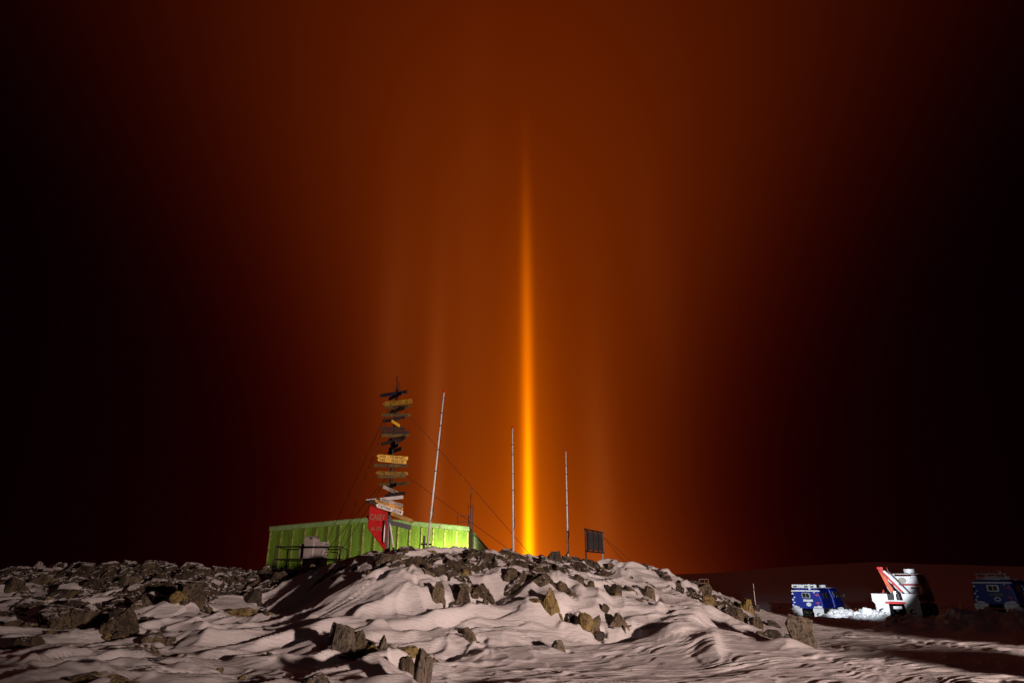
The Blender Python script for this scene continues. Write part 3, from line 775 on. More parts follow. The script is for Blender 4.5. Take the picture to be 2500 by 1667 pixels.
# roof antenna above the shed corner
ant = thing('whip_antenna', 'thin roof antenna with crossbar and folded dipole above the shed corner', 'antenna', (at(1147, 1262, YS)[0], YS + .7, ZE + .1))
hA = at(1149, 1190, YS)[2] - ZE
b = MB(); b.tube([(0, 0, 0), (0, 0, hA - .35)], .02, 6); b.build('mast', 'antenna_metal', ant)
b = MB(); b.bar((-.16, 0, hA * .52), (.16, 0, hA * .52), .04); b.build('crossbar', 'antenna_metal', ant)
for s in (-1, 1):
    b = MB(); b.tube([(s * .16, 0, hA * .52 - .27), (s * .16, 0, hA * .52 + .2)], .011, 6); b.build('element', 'antenna_metal', ant)
b = MB(); b.tube([(-.05, 0, hA - .6), (-.05, 0, hA - .03), (0, 0, hA), (.05, 0, hA - .03), (.05, 0, hA - .6), (-.05, 0, hA - .6)], .012, 6); b.build('folded_dipole', 'antenna_metal', ant)
# floodlight at the foot of the wall
fx = XR - .55
fl = thing('floodlight', 'small floodlight at the foot of the green shed wall behind the crest rocks', 'lamp', (fx, 40.4, 1.15), 0)
b = MB(); b.prism([(-.1, .0), (.1, .08), (.12, .3), (-.1, .22)], -.16, .16, 'x'); b.build('housing', 'dark_steel', fl)
b = MB(); b.tube([(-.2, 0, -.3), (-.2, 0, .2)], .015, 6); b.tube([(.2, 0, -.3), (.2, 0, .2)], .015, 6); b.build('bracket', 'dark_steel', fl)
lamp('shed_floodlight', 'SPOT', (fx, 40.6, 1.5), (fx - 1.2, 42.0, 2.1), 4200, (1.0, .93, .62), spot_size=R(172), spot_blend=.6, shadow_soft_size=.12)

lamp('shed_side_floodlight', 'SPOT', (XR + 2.2, 47.0, 1.6), (XR, 52.0, 3.2), 900, (1.0, .93, .7), spot_size=R(150), spot_blend=.6, shadow_soft_size=.1)

# ------------------------------------------------------------------ instrument cabinets on a railed platform
YP = 27.0
px0 = at(667, 1398, YP); px1 = at(826, 1398, YP)
PZ = px0[2]; ZR = at(667, 1334, YP)[2]
pf = thing('railed_platform', 'dark steel handrail platform around the white cabinets before the shed', 'platform', ((px0[0] + px1[0]) / 2, YP, PZ), 0)
hw = (px1[0] - px0[0]) / 2; hh = ZR - PZ
bx0, bx1 = at(703, 1341, YP + 2.8)[0] - pf.location.x, at(849, 1340, YP + 2.8)[0] - pf.location.x
for (x, y) in ((-hw, 0), (hw, 0), (bx0, 2.8), (bx1, 2.8), ((bx0 + bx1) / 2, 2.8)):
    b = MB(); b.tube([(x, y, -.7), (x, y, hh)], .028, 8); b.build('rail_post', 'dark_steel', pf)
for z in (hh, hh * .52):
    for (a, c) in (((-hw, 0), (hw, 0)), ((-hw, 0), (bx0, 2.8)), ((hw, 0), (bx1, 2.8)), ((bx0, 2.8), (bx1 - .35, 2.8))):
        b = MB(); b.tube([(*a, z), (*c, z)], .026, 8); b.build('rail', 'dark_steel', pf)
b = MB(); b.tube([(-hw, 0, .02), (hw, 0, .02)], .03, 6); b.build('toe_rail', 'dark_steel', pf)
b = MB(); b.tube([(-hw + .35, .1, -.5), (-hw + 1.0, .1, .25), (-hw + 1.35, .1, .55)], .02, 6); b.build('brace', 'dark_steel', pf)
b = MB(); b.tube([(hw - .75, 1.3, hh * .85), (hw - .45, 1.3, hh * .82), (hw - .35, 1.3, hh * .7), (hw - .35, 1.3, -.3)], .024, 8); b.build('grab_rail', 'dark_steel', pf)
b = MB(); b.box((.1, 1.3, -.04), (1.6, 1.9, .06)); b.build('deck', 'dark_steel', pf)
cb = thing('cabinet_stack', 'cluster of white instrument cabinets on the railed platform', 'cabinet', (at(755, 1390, 28)[0], 28.0, PZ), R(-20))
def cab(name, cx, cy, cz, sx_, sy_, sz_, louv=None, mat='cabinet'):
    o = MB().box((0, 0, 0), (sx_, sy_, sz_)).build(name, mat, cb, (cx, cy, cz), bevel=.012)
    if louv:
        for k in range(5):
            z = -sz_ / 2 + (k + .7) * sz_ / 5.6
            MB().box((0, 0, 0), (.012, sy_ * .55, .035)).build('louvre', 'cabinet_dark', o, (sx_ / 2 + .008, sy_ * .1, z))
    return o
cab('tall_cabinet', 0, 0, .72, .44, .42, 1.42)
cab('left_cabinet', -.42, .18, .86, .36, .4, .56, True)
cab('right_cabinet', .44, .12, .92, .36, .42, .58, True)
cab('low_cabinet', .36, .3, .33, .30, .3, .66)
cab('lower_left_cabinet', -.36, .3, .25, .2, .3, .5, True)
MB().box((0, 0, 0), (.12, .02, .07)).build('cable_entry', 'cabinet_dark', cb, (.1, -.222, 1.34))
for x in (.3, .36, .42):
    b = MB(); b.tube([(x, .0, .62), (x + .02, -.02, .4), (x, .05, .05)], .012, 6); b.build('cable', 'dark_steel', cb)

# ------------------------------------------------------------------ signpost
YQ = 21.4
pb, pt = at(945, 1357, YQ), at(969, 918, YQ)
sg = thing('signpost', 'tall dark signpost crowded with yellow direction boards on the mound crest', 'signpost', (pb[0], YQ, pb[2] - .15))
so = Vector(sg.location)
def lp(p): return Vector(p) - so
top = lp(pt); joint = lp(at(970, 950, YQ))
def post_x(py):
    t = (1357 - py) / (1357 - 918.0); return 945 + 24 * t
b = MB(); b.tube([(0, 0, -.3), lp(at(post_x(1252), 1252, YQ))], .085, 10); b.build('lower_post', 'post_grey', sg, smooth=True)
b = MB(); b.tube([lp(at(post_x(1256), 1256, YQ)), lp(at(post_x(1100), 1100, YQ)), joint], [.055, .05, .042], 10); b.build('post', 'dark_steel', sg, smooth=True)
b = MB(); b.tube([joint, top], .018, 6); b.tube([joint + Vector((.05, 0, .08)), joint + Vector((.05, 0, .26))], .012, 6); b.build('finial_rod', 'dark_steel', sg)
b = MB()
for s in (-1, 1):
    b.tube([joint + Vector((s * .02, 0, .02)), joint + Vector((s * .10, 0, -.02)), joint + Vector((s * .08, 0, .09)), joint + Vector((s * .01, 0, .11))], .010, 6)
b.build('finial_scroll', 'dark_steel', sg)
b = MB(); b.bar(lp(at(951, 1272, YQ - .05)), lp(at(962, 1350, YQ - .25)), .05, .03); b.build('strut', 'white_board', sg)
# (y at post, left x, right x, nearer end, height px, paint, left text, right text, point, overhang len)
SIGNS = [
 (961,923,997,'R',9,'black_board','','', 'L'),(967,945,984,'R',9,'black_board','','','L'),(983,932,1008,'R',13,'yellow','','','L'),(993,938,1004,'R',8,'olive','','DUNEDIN','L'),
 (1001,946,991,'R',10,'brown','','','L'),(1013,930,1003,'F',8,'olive','17410','NORTH POLE','L'),(1023,933,991,'R',8.5,'brown','','','R'),(1034,960,973,'L',8,'lit_yellow','','','R'),
 (1046,929,991,'F',8,'brown','','1309','R'),(1055,931,999,'F',8,'brown','','DARWIN','L'),(1063,932,1000,'F',8,'olive','','1427','R'),(1071,944,992,'R',9,'brown','','','L'),
 (1078,929,988,'R',9,'brown','','','R'),(1083,950,970,'R',9,'brown','','','L'),(1091,945,977,'R',9,'brown','','','L'),(1100,943,984,'R',10,'brown','','','L'),
 (1116,921,995,'L',9.5,'lit_yellow','3424','HOBART','L'),(1125,922,991,'L',9,'lit_yellow','2401','HEARD IS','L'),(1136,914,996,'F',8.5,'olive','VOSTOK','1383','R'),
 (1155,917,996,'F',9,'yellow','15940','LONDON','L'),(1163,921,990,'F',8,'olive','','','L'),(1181,922,1000,'R',8.5,'olive','','BUCHAREST','L'),
 (1186,937,973,'R',9,'brown','','','L'),(1196,940,968,'L',9,'grey_board','','LUZERN','R'),(1207,936,991,'R',9,'brown','','','L'),(1218,889,986,'R',9,'white_board','','','L'),
 (1226,904,944,'L',12,'brown','','','L'),(1226,929,984,'L',8,'grey_board','KEILA','15470KM','R'),(1232,915,984,'L',8,'orange','NORWICH CITY','15700','L'),
 (1242,917,984,'L',11,'white_board','STADTHAAG','15023KM','L'),(1263,953,1013,'L',10,'yellow','','','R'),(1274,895,1004,'L',12,'black_board','','','L')]
SLOPE = [-11,-15,-8,-3,-12,1,-10,13,0,0,0,-8,-12,-5,-12,-12,6,7,1,2,-1,-4,-7,16,-8,-10,4,17,22,21,23,27]          # how far each board's right end hangs below its left end (px)
def ypix(p):
    d_ = np.array(p) - np.array([0, 0, CAMZ]); f_ = d_[1] * CP + d_[2] * SP; u_ = -d_[1] * SP + d_[2] * CP
    return H0 / 2 - FPX * u_ / f_
for i, (yc, xl, xr, nearer, hp, paint, t1, t2, pt_) in enumerate(SIGNS):
    cx = (xl + xr) / 2
    yb = YQ - (.075 if i % 2 else .10)
    c = at(cx, yc, yb); k = 1 / pxm(c)
    wv = (xr - xl) * k
    full = max(wv * (1.0 if nearer == 'F' else 1.03), .78 if nearer == 'R' else .80)
    if (xr - xl) < 22: full = .6
    full = min(full, 1.5); yaw = math.acos(min(1, wv / full))
    yaw = {'R': -yaw, 'L': yaw, 'F': R(2)}[nearer]        # nearer right end: right end swings towards the camera
    h = hp * k * .92; hl = full / 2; tip = min(.55 * h, .12)
    if pt_ == 'L': poly = [(-hl, 0), (-hl + tip, -h / 2), (hl, -h / 2), (hl, h / 2), (-hl + tip, h / 2)]
    else: poly = [(-hl, -h / 2), (hl - tip, -h / 2), (hl, 0), (hl - tip, h / 2), (-hl, h / 2)]
    if i == 0: poly = [(-hl, 0), (-hl + tip * 2, -h / 2), (hl, -h / 2), (hl - .05, 0), (hl, h / 2), (-hl + tip * 2, h / 2)]
    ex, ey = hl * math.cos(yaw), hl * math.sin(yaw)
    resid = SLOPE[i] - (ypix((c[0] + ex, c[1] + ey, c[2])) - ypix((c[0] - ex, c[1] - ey, c[2])))
    roll = math.atan2(resid * k, 2 * hl); roll = max(-.5, min(.5, roll))
    m_ = MB(); m_.prism(poly, -.014, .014, 'y')
    o = m_.build('sign_board', paint, sg, lp(c), (0, roll, yaw), bevel=.004)
    lm = 'lettering_black'
    if paint == 'black_board': lm = 'lettering_gold'
    if t1 and t2 and t1[0].isalpha():
        lettering(t1, h * .92, o, (-hl + tip + .01, -.017, 0), mat=lm, align='LEFT', sx=min(1.1, .92 * full * .5 / (len(t1) * h * .6)))
        lettering(t2, h * .92, o, (hl - tip * .5 - .015, -.017, 0), mat=lm, align='RIGHT', sx=min(1.1, .92 * full * .43 / (len(t2) * h * .6)))
    else:
        if t1: lettering(t1, h * .85, o, (-hl + tip + .02, -.017, 0), mat=lm, align='LEFT')
        if t2: lettering(t2, h * .9, o, (hl - tip - .03, -.017, 0), mat=lm, align='RIGHT', sx=min(1.15, full * .55 / (len(t2) * h * .6)))
    MB().box((0, 0, 0), (.05, .11, .045)).build('clamp', 'dark_steel', sg, lp(at(post_x(yc), yc, YQ - .03)))
# red blade-shaped name board
A, B_, C_, D_ = at(902, 1234, YQ - .55), at(946, 1251, YQ - .10), at(945, 1346, YQ - .10), at(901, 1289, YQ - .55)
d2 = Vector((B_[0] - A[0], B_[1] - A[1], 0)); wv = d2.length; yaw = math.atan2(d2.y, d2.x)
zt = B_[2]; h0, h1 = zt - D_[2], zt - C_[2]
nb = MB(); nb.prism([(0, -h0), (wv, -h1), (wv, 0), (0, A[2] - zt)], -.012, .012, 'y')
nb = nb.build('name_board', 'red', sg, lp((A[0], A[1], zt)), (0, 0, yaw), bevel=.003)
lettering('CASEY', .25, nb, (wv * .46, -.016, -.17), mat='lettering_gold', sx=.75)
lettering("66 17 S", .16, nb, (wv * .44, -.016, -.52), mat='lettering_gold', sx=.8)
pg = MB(); pg.prism([(-.03, -.42), (.03, -.40), (.07, -.2), (.07, .1), (.03, .3), (.045, .38), (0, .44), (-.06, .40), (-.05, .3), (-.07, 0), (-.05, -.25)], -.012, .012, 'y')
pgo = pg.build('penguin_cutout', 'black_board', sg, lp(at(939, 1298, YQ - .3)), (0, 0, R(40)))
pgo.scale = (.55, 1, .85)
pb2 = MB(); pb2.prism([(-.045, -.36), (-.005, -.36), (.012, -.1), (.005, .12), (-.02, .28), (-.055, .2), (-.065, 0), (-.062, -.2)], -.017, -.0125, 'y'); pb2.build('penguin_belly', 'white_board', pgo)
for (ax, ay, bx, by, yb) in ((955, 985, 757, 1408, 26.0), (958, 985, 806, 1400, 23.0), (955, 1150, 742, 1412, 25.5), (952, 1155, 795, 1404, 22.5), (975, 985, 1302, 1362, 24.5), (962, 1140, 1272, 1362, 23.5)):
    b = MB(); b.tube([lp(at(ax, ay, YQ)), lp(at(bx, by, yb))], .0085, 5); b.build('guy_wire', 'wire', sg)

# ------------------------------------------------------------------ flagpoles
FP = [((1041, 1362), (1084, 957), 21.4, (1036, 1307), 'tall leaning galvanised flagpole beside the signpost, leftmost of three'),
      ((1253, 1362), (1251, 1044), 24.0, (1248, 1338), 'middle of the three flagpoles, left of the orange light pillar'),
      ((1387, 1374), (1381, 1101), 25.8, (1383, 1352), 'shortest flagpole, rightmost of three, near the panel stand')]
for (bpx, tpx, Y, st, lab) in FP:
    p0, p1 = at(*bpx, Y), at(*tpx, Y)
    f = thing('flagpole', lab, 'flagpole', (p0[0], Y, p0[2]), 0, 'flagpoles on the crest')
    v = Vector(p1 - p0)
    b = MB(); b.tube([v * -.05, v * .45, v], [.042, .036, .028], 10); b.build('pole', 'pole_white', f, smooth=True)
    MB().tube([v * .995, v * 1.012], .034, 10).build('cap', 'veh_red', f)
    for t in (.78, .86, .63, .5): MB().tube([v * t, v * (t + .006)], .042, 8).build('collar', 'dark_steel', f)
    b = MB(); b.box(v * .28, (.05, .05, .18)); b.tube([v * .30 + Vector((.04, -.02, 0)), v * .24 + Vector((.06, -.02, 0)), v * .2 + Vector((.01, -.03, 0))], .012, 6); b.build('cleat', 'dark_steel', f)
    b = MB(); b.tube([v * .97 + Vector((.045, -.03, 0)), v * .6 + Vector((.055, -.04, 0)), v * .27 + Vector((.05, -.04, 0))], .006, 5); b.build('halyard', 'dark_steel', f)
    s0 = Vector(at(*st, Y)) - Vector(p0)
    b = MB(); b.tube([(s0.x, 0, -.25), (s0.x, 0, s0.z)], .036, 8); b.build('stub_post', 'dark_steel', f)
    zc = s0.z * .62
    b = MB(); b.box(((s0.x + v.x * zc / v.z) / 2, 0, zc), (abs(s0.x) + .22, .06, .05)); b.build('clamp', 'dark_steel', f)

# ------------------------------------------------------------------ panel stand
qa, qb = at(1431, 1292, 24.4), at(1472, 1302, 26.2)
ps = thing('panel_stand', 'dark grey three-panel board on two posts at the right of the crest', 'sign stand', (qa[0], qa[1], at(1431, 1372, 24.4)[2]))
d = Vector((qb[0] - qa[0], qb[1] - qa[1], 0)); yw_ = math.atan2(d.y, d.x); ps.rotation_euler = (0, 0, yw_)
wl = d.length; z0 = at(1431, 1345, 24.4)[2] - ps.location.z; z1 = qa[2] - ps.location.z
for x in (.03, wl):
    b = MB(); b.tube([(x, .05, -.35), (x, .05, z1 + .06)], .03, 8); b.build('post', 'galv' if x > 1 else 'dark_steel', ps)
for k in range(3):
    x0 = .12 + k * (wl - .14) / 3
    MB().box((0, 0, 0), ((wl - .14) / 3 - .06, .03, z1 - z0 - .1)).build('panel', 'panel_grey', ps, (x0 + (wl - .14) / 6, 0, (z0 + z1) / 2), bevel=.01)
for z in (z0, z1): MB().box((0, 0, 0), (wl + .05, .05, .05)).build('frame_rail', 'dark_steel', ps, (wl / 2, .0, z))
for k in (0, 1, 2, 3): MB().box((0, 0, 0), (.035, .06, z1 - z0)).build('frame_stile', 'dark_steel' if k < 3 else 'galv', ps, (.09 + k * (wl - .14) / 3, -.004, (z0 + z1) / 2))
MB().box((0, 0, 0), (.34, .08, .06)).build('base_clamp', 'dark_steel', ps, (.03, .05, .06))
for (bx, by, yb) in ((1590, 1412, 30.0), (1545, 1398, 30.0)):
    b = MB(); inv = ps.matrix_basis.inverted()
    b.tube([(wl, .05, z1 - .1), inv @ Vector(at(bx, by, yb))], .0075, 5); b.build('guy_wire', 'wire', ps)

# ------------------------------------------------------------------ far handrail, marker cane, rope fence
hr = thing('stair_handrail', 'small distant stair handrail with sodium light coloured onto two yellow posts behind the right skyline', 'handrail', at(1720, 1440, 34))
k = 1 / pxm(at(1720, 1430, 34))
for (x, m_) in ((-11, 'post_grey'), (-7, 'post_grey'), (7, 'yellow'), (11, 'yellow')):  # right-hand posts take yellow to stand in for sodium light
    b = MB(); b.box((x * k, 0 if abs(x) > 8 else .3, 10 * k), (.05, .05, 30 * k)); b.build('post', m_, hr)
for z in (25, 16):
    b = MB(); b.bar((-11 * k, 0, z * k), (11 * k, 0, z * k), .04); b.build('rail', 'post_grey', hr)
mp_ = at(1845, 1480, 29.5); ht = at(1846, 1424, 29.5)[2] - mp_[2]
mc = thing('marker_cane', 'thin upright marker cane left of the blue vehicle', 'marker pole', mp_)
b = MB(); b.tube([(0, 0, -.3), (0, 0, ht * .5), (.01, 0, ht)], [.018, .017, .014], 6); b.build('cane', 'galv', mc)
MB().tube([(.005, 0, ht * .72), (.006, 0, ht * .78)], .02, 6).build('tape_band', 'post_grey', mc)
fpos = []
for (px, Y, lab) in ((1906, 44.0, 'short orange cane with rope left of the blue vehicle'), (2091, 47.0, 'short orange cane with rope between blue vehicle and crane vehicle'), (2346, 34.0, 'short orange cane with rope between crane vehicle and near blue vehicle')):
    x = at(px, 1490, Y)[0]; z = gz(x, Y)
    c = thing('rope_cane', lab, 'fence post', (x, Y, z), 0, 'canes of the rope fence')
    MB().tube([(0, 0, -.2), (0, 0, .78)], .03, 6).build('cane', 'rope', c)
    MB().tube([(0, 0, .68), (0, 0, .76)], .045, 6).build('knot', 'rope', c)
    fpos.append(Vector((x, Y, z + .72)))
def sag(a, c, s=.3): return [a.lerp(c, t / 8) - Vector((0, 0, s * 4 * t / 8 * (1 - t / 8))) for t in range(9)]
ends = [Vector((at(1820, 1470, 40)[0], 40, gz(at(1820, 1470, 40)[0], 40) + .5))] + fpos + [Vector((31, 33, gz(31, 33) + .6))]
for i, (a, c, lab) in enumerate(((ends[0], ends[1], 'orange rope running left from the first cane'), (ends[1], ends[2], 'orange rope behind the far blue vehicle'), (ends[2], ends[3], 'orange rope behind the crane vehicle'), (ends[3], ends[4], 'orange rope behind the near blue vehicle'))):
    tag(MB().tube(sag(a, c), .014, 5).build('barrier_rope', 'rope', None), lab, 'rope', 'barrier ropes')

# ------------------------------------------------------------------ tracked vehicles
def emblem(parent, x, y, z, r):
    """black C-shaped mark with a wedge, on a mud flap (faces -y)"""
    pts_o = [(math.cos(R(a)) * r, math.sin(R(a)) * r * .9) for a in range(45, 330, 15)]
    pts_i = [(math.cos(R(a)) * r * .55 + r * .12, math.sin(R(a)) * r * .5) for a in range(315, 45, -15)]
    MB().prism(pts_o + pts_i, -.004, 0, 'y').build('emblem', 'lettering_black', parent, (x, y, z))
    MB().prism([(-r * .5, -r * .25), (r * .75, r * .75), (r * .55, r * .95), (-r * .55, -r * .05)], -.006, -.0045, 'y').build('emblem_bar', 'veh_white', parent, (x, y, z))
def car_ring(y, inset, z0, z1, w, dz=0):
    q = [(-w + inset, z0), (-w + inset - .03, z0 + .12), (-w + inset + .04, z0 + (z1 - z0) * .55), (-w * .80 + inset, z1 - .08), (-w * .70 + inset, z1)]
    ring = q + [(-a, b) for a, b in reversed(q)]
    return [(a, y, b + dz) for a, b in ring]
def tracks(root, y0, y1):
    for s in (-1, 1):
        poly = [(y0 + .22, .02), (y1 - .35, .02), (y1 - .05, .35), (y1 - .12, .62), (y1 - .4, .72), (y0 + .25, .70), (y0, .52), (y0 - .02, .28)]
        t = MB().prism(poly, s * .32, s * .93, 'x').build('track', 'rubber', root, bevel=.03)
        for k in range(4):
            MB().tube([(s * .93, y0 + .4 + k * (y1 - y0 - .75) / 3, .3), (s * .955, y0 + .4 + k * (y1 - y0 - .75) / 3, .3)], .22, 14).build('road_wheel', 'dark_steel', t)
        for k in range(int((y1 - y0) / .16)):
            MB().box((0, 0, 0), (.62, .05, .03)).build('grouser', 'rubber', t, (s * .625, y0 + .25 + k * .16, .008))
def flaps(root, y=-.04, z1=.92, z0=.22, w=.62):
    for s in (-1, 1):
        f = MB().prism([(-.30, z1), (.30, z1), (.30, z0 + .08), (.24, z0), (-.2, z0), (-.26, z0 + .08), (-.26, z1 - .25), (-.30, z1 - .25)], -.02, .02, 'y').build('mud_flap', 'veh_white', root, (s * w, y, 0))
        emblem(f, .03, -.024, z0 + .26, .15)
def front_car(root, mat, y0=3.3):
    tracks(root, y0, y0 + 2.9)
    c = MB().loft([car_ring(y0, .06, .85, 2.3, .93), car_ring(y0 + .1, 0, .82, 2.36, .93), car_ring(y0 + 1.9, 0, .82, 2.36, .93), car_ring(y0 + 2.5, .06, .82, 1.75, .95), car_ring(y0 + 3.1, .12, .85, 1.45, .93)]).build('cab', mat, root, bevel=.025)
    for s in (-1, 1):
        for (a, e) in ((.25, .85), (1.0, 1.75)):
            MB().prism([(y0 + a, 1.62), (y0 + e, 1.62), (y0 + e - .05, 2.1), (y0 + a, 2.1)], s * .80, s * .905, 'x').build('side_window', 'glass', c)
        MB().box((0, 0, 0), (.06, .16, .26)).build('mirror', 'dark_steel', root, (s * 1.12, y0 + 2.1, 1.75), bevel=.01)
        MB().bar((s * .9, y0 + 2.1, 1.7), (s * 1.12, y0 + 2.1, 1.72), .03).build('mirror_arm', 'dark_steel', root)
    MB().prism([(-.7, 1.62), (.7, 1.62), (.6, 2.12), (-.6, 2.12)], y0 - .012, y0 + .02, 'y').build('rear_window', 'glass', c)
    MB().tube([(0.1, y0 + 1.0, 2.38), (0.1, y0 + 1.0, 2.6), (.1, y0 + 1.0, 2.63)], [.2, .21, .15], 16).build('radome', 'veh_white', root, smooth=False)
    MB().box((.1, y0 + .8, 2.39), (1.3, 1.2, .04)).build('roof_rack', 'galv', root)
    MB().bar((0, 2.7, .75), (0, y0 + .1, .75), .22).build('coupling', 'dark_steel', root)
def snow_crusts(root, spots, seed):
    r = random.Random(seed)
    for (x, y, z, s) in spots:
        p, fa = rock_shape(seed + int(z * 100), ICO3, .1, 8, 1.0)
        me = mesh_np('snow_crust', p * np.array([s, .03, s * r.uniform(.5, .8)]), fa, M['snow_crust'])
        link('snow_crust', me, root, (x, y, z))
def carrier(label, px, py, Y, head, lit_plate, seed, roof):
    p = at(px, py, Y)
    root = thing('tracked_carrier', label, 'snow vehicle', (p[0], Y, gz(p[0], Y) - .03), R(-head), 'parked blue tracked carriers')
    root.scale = (1.03, 1.0, .80)
    tracks(root, .1, 2.8)
    c = MB().loft([car_ring(.06, .07, .92, 2.33, .93), car_ring(.14, .0, .88, 2.40, .93), car_ring(2.6, .0, .88, 2.40, .93), car_ring(2.72, .06, .9, 2.34, .93)]).build('body', 'blue', root, bevel=.02)
    w_ = MB().prism([(-.25, 1.72), (-.21, 1.68), (.21, 1.68), (.25, 1.72), (.25, 2.04), (.21, 2.08), (-.21, 2.08), (-.25, 2.04)], .01, .062, 'y').build('window', 'chrome', root)
    MB().prism([(-.19, 1.74), (.19, 1.74), (.19, 2.02), (-.19, 2.02)], .0, .012, 'y').build('pane', 'glass', w_)
    MB().box((0, 0, 0), (.03, .012, .28)).build('window_bar', 'chrome', w_, (0.0, -.006, 1.88))
    MB().box((0, 0, 0), (.56, .02, .16)).build('number_plate', lit_plate, root, (.08, .045, 1.5))
    ring = MB().prism([(math.cos(R(a)) * .145, math.sin(R(a)) * .145) for a in range(0, 360, 20)], .03, .055, 'y').build('round_badge', 'veh_white', root, (.1, 0, 1.22))
    MB().prism([(math.cos(R(a)) * .08, math.sin(R(a)) * .08) for a in range(0, 360, 20)], .026, .0295, 'y').build('badge_centre', 'blue' if lit_plate != 'veh_white' else 'veh_white', ring)
    MB().prism([(-.86, 2.17), (.86, 2.17), (.8, 2.27), (-.8, 2.27)], .0, .055, 'y').build('gutter', 'veh_white', root)
    for (x, z) in ((-.78, 2.0), (-.8, 1.55), (-.82, 1.15)):
        MB().box((0, 0, 0), (.09, .04, .13)).build('hinge', 'veh_white', root, (x, .04, z), bevel=.01)
    for z in (1.9, 1.3):
        MB().prism([(-.14, .05), (.02, .08), (.14, .12), (.06, .0), (.12, -.1), (.0, -.03)], .035, .055, 'y').build('tail_marking', 'pink', root, (.62, 0, z))
    for s in (-1, 1):
        MB().box((0, 0, 0), (.6, .1, .14)).build('rear_step', 'galv', root, (s * .62, .03, .90), bevel=.01)
        for k in (.5, 1.3): MB().prism([(k, 1.62), (k + .55, 1.62), (k + .5, 2.08), (k + .03, 2.08)], s * .83, s * .915, 'x').build('side_window', 'glass', root)
        MB().box((0, 0, 0), (.09, .05, .16)).build('tail_light', 'veh_red', root, (s * .78, .04, 1.02))
    flaps(root)
    MB().bar((0, -.18, .62), (0, .3, .66), .12).build('tow_hitch', 'dark_steel', root)
    if roof == 'sign':
        s_ = MB().box((0, 0, 0), (1.45, .12, .26)).build('roof_sign', 'veh_white', root, (-.05, .1, 2.56), bevel=.02)
        for (x, w2) in ((-.52, .22), (.12, .2), (.42, .3)): MB().box((0, 0, 0), (w2, .01, .11)).build('sign_marking', 'dark_steel', s_, (x, -.067, -.02))
        MB().box((0, 0, 0), (.12, .16, .42)).build('beacon_post', 'veh_white', root, (.28, .02, 2.52), bevel=.01)
        for s in (-.6, .6): MB().bar((s, .12, 2.36), (s, .12, 2.45), .05).build('sign_leg', 'dark_steel', root)
    else:
        p_, fa = rock_shape(seed, ICO4, .1, 8, .8)
        link('roof_snow', mesh_np('roof_snow', p_ * np.array([.78, .5, .20]), fa, M['snow_crust']), root, (-.05, .55, 2.42))
        b2 = MB()
        for x in (-.6, -.2, .2, .6): b2.bar((x, .3, 2.4), (x, .3, 2.78), .03)
        b2.bar((-.65, .3, 2.76), (.65, .3, 2.76), .035); b2.bar((-.65, 1.8, 2.76), (.65, 1.8, 2.76), .035); b2.bar((-.65, .3, 2.76), (-.65, 1.8, 2.76), .03); b2.bar((.65, .3, 2.76), (.65, 1.8, 2.76), .03)
        b2.build('roof_rack_rear', 'galv', root)
        MB().tube([(.45, .3, 2.76), (.45, .3, 2.92)], .09, 10).build('work_lamp', 'galv', root)
    snow_crusts(root, [(-.7, .02, 1.02, .16), (-.55, .02, .99, .12), (.66, .02, 1.04, .2), (.45, .02, 1.0, .12), (-.74, .03, 1.35, .08), (-.7, .03, 1.72, .07), (.5, .03, 2.1, .06)], seed)
    front_car(root, 'blue')
    return root
carrier('blue tracked carrier with lit back and white roof sign, farthest left', 1976, 1514, 44.3, 37, 'veh_white', 41, 'sign')
carrier('dim blue tracked carrier with snow on its roof at the right edge', 2442, 1514, 36.0, 43, 'post_grey', 57, 'snow')

# red and white crane vehicle
p = at(2195, 1514, 33.0)
cv = thing('crane_carrier', 'red and white tracked vehicle with folded crane arm behind the snow heap', 'snow vehicle', (p[0], 33.0, gz(p[0], 33.0) - .02), R(-38))
cv.scale = (1.03, 1.0, .80)
tracks(cv, .1, 2.8)
MB().box((0, 0, 0), (1.84, 2.7, .12)).build('flatbed', 'veh_red', cv, (0, 1.45, .93), bevel=.02)
for s in (-1, 1):
    f = MB().prism([(-.33, 1.42), (.33, 1.42), (.33, .28), (.27, .2), (-.16, .2), (-.22, .28), (-.22, .85), (-.33, 1.0)] if s < 0 else [(-.33, 1.42), (.33, 1.42), (.36, .28), (.30, .2), (-.18, .2), (-.24, .28), (-.28, .9)], -.02, .02, 'y').build('mud_flap', 'veh_white', cv, (s * .62, -.02, 0))
    emblem(f, .04, -.024, .46, .16)
MB().loft([[(x, -.06, z) for x, z in ((-.42, .86), (.42, .86), (.42, .98), (-.42, .98))], [(x, .08, z) for x, z in ((-.42, .86), (.42, .86), (.42, .98), (-.42, .98))]]).build('bumper_bar', 'veh_red', cv, bevel=.02)
MB().box((0, 0, 0), (.7, .1, .07)).build('bumper_lip', 'veh_white', cv, (0, -.03, 1.03))
MB().box((0, 0, 0), (.36, .06, .16)).build('hitch_plate', 'veh_white', cv, (.05, -.02, .66), bevel=.02)
MB().bar((.05, -.2, .5), (.05, .3, .55), .12).build('tow_hitch', 'dark_steel', cv)
MB().tube([(-.05, .45, .98), (-.05, .45, 1.55)], .14, 12).build('crane_column', 'chrome', cv)
MB().box((0, 0, 0), (.5, .36, .4)).build('crane_base', 'dark_steel', cv, (-.1, .5, 1.2), bevel=.02)
MB().loft([[(-.12, .35, 1.3), (.06, .35, 1.3), (.06, .55, 1.3), (-.12, .55, 1.3)], [(-.36, .35, 2.0), (-.20, .35, 2.0), (-.20, .55, 2.0), (-.36, .55, 2.0)], [(-.55, .37, 2.78), (-.38, .37, 2.78), (-.38, .53, 2.78), (-.55, .53, 2.78)]]).build('crane_inner_boom', 'veh_orange', cv, bevel=.012)
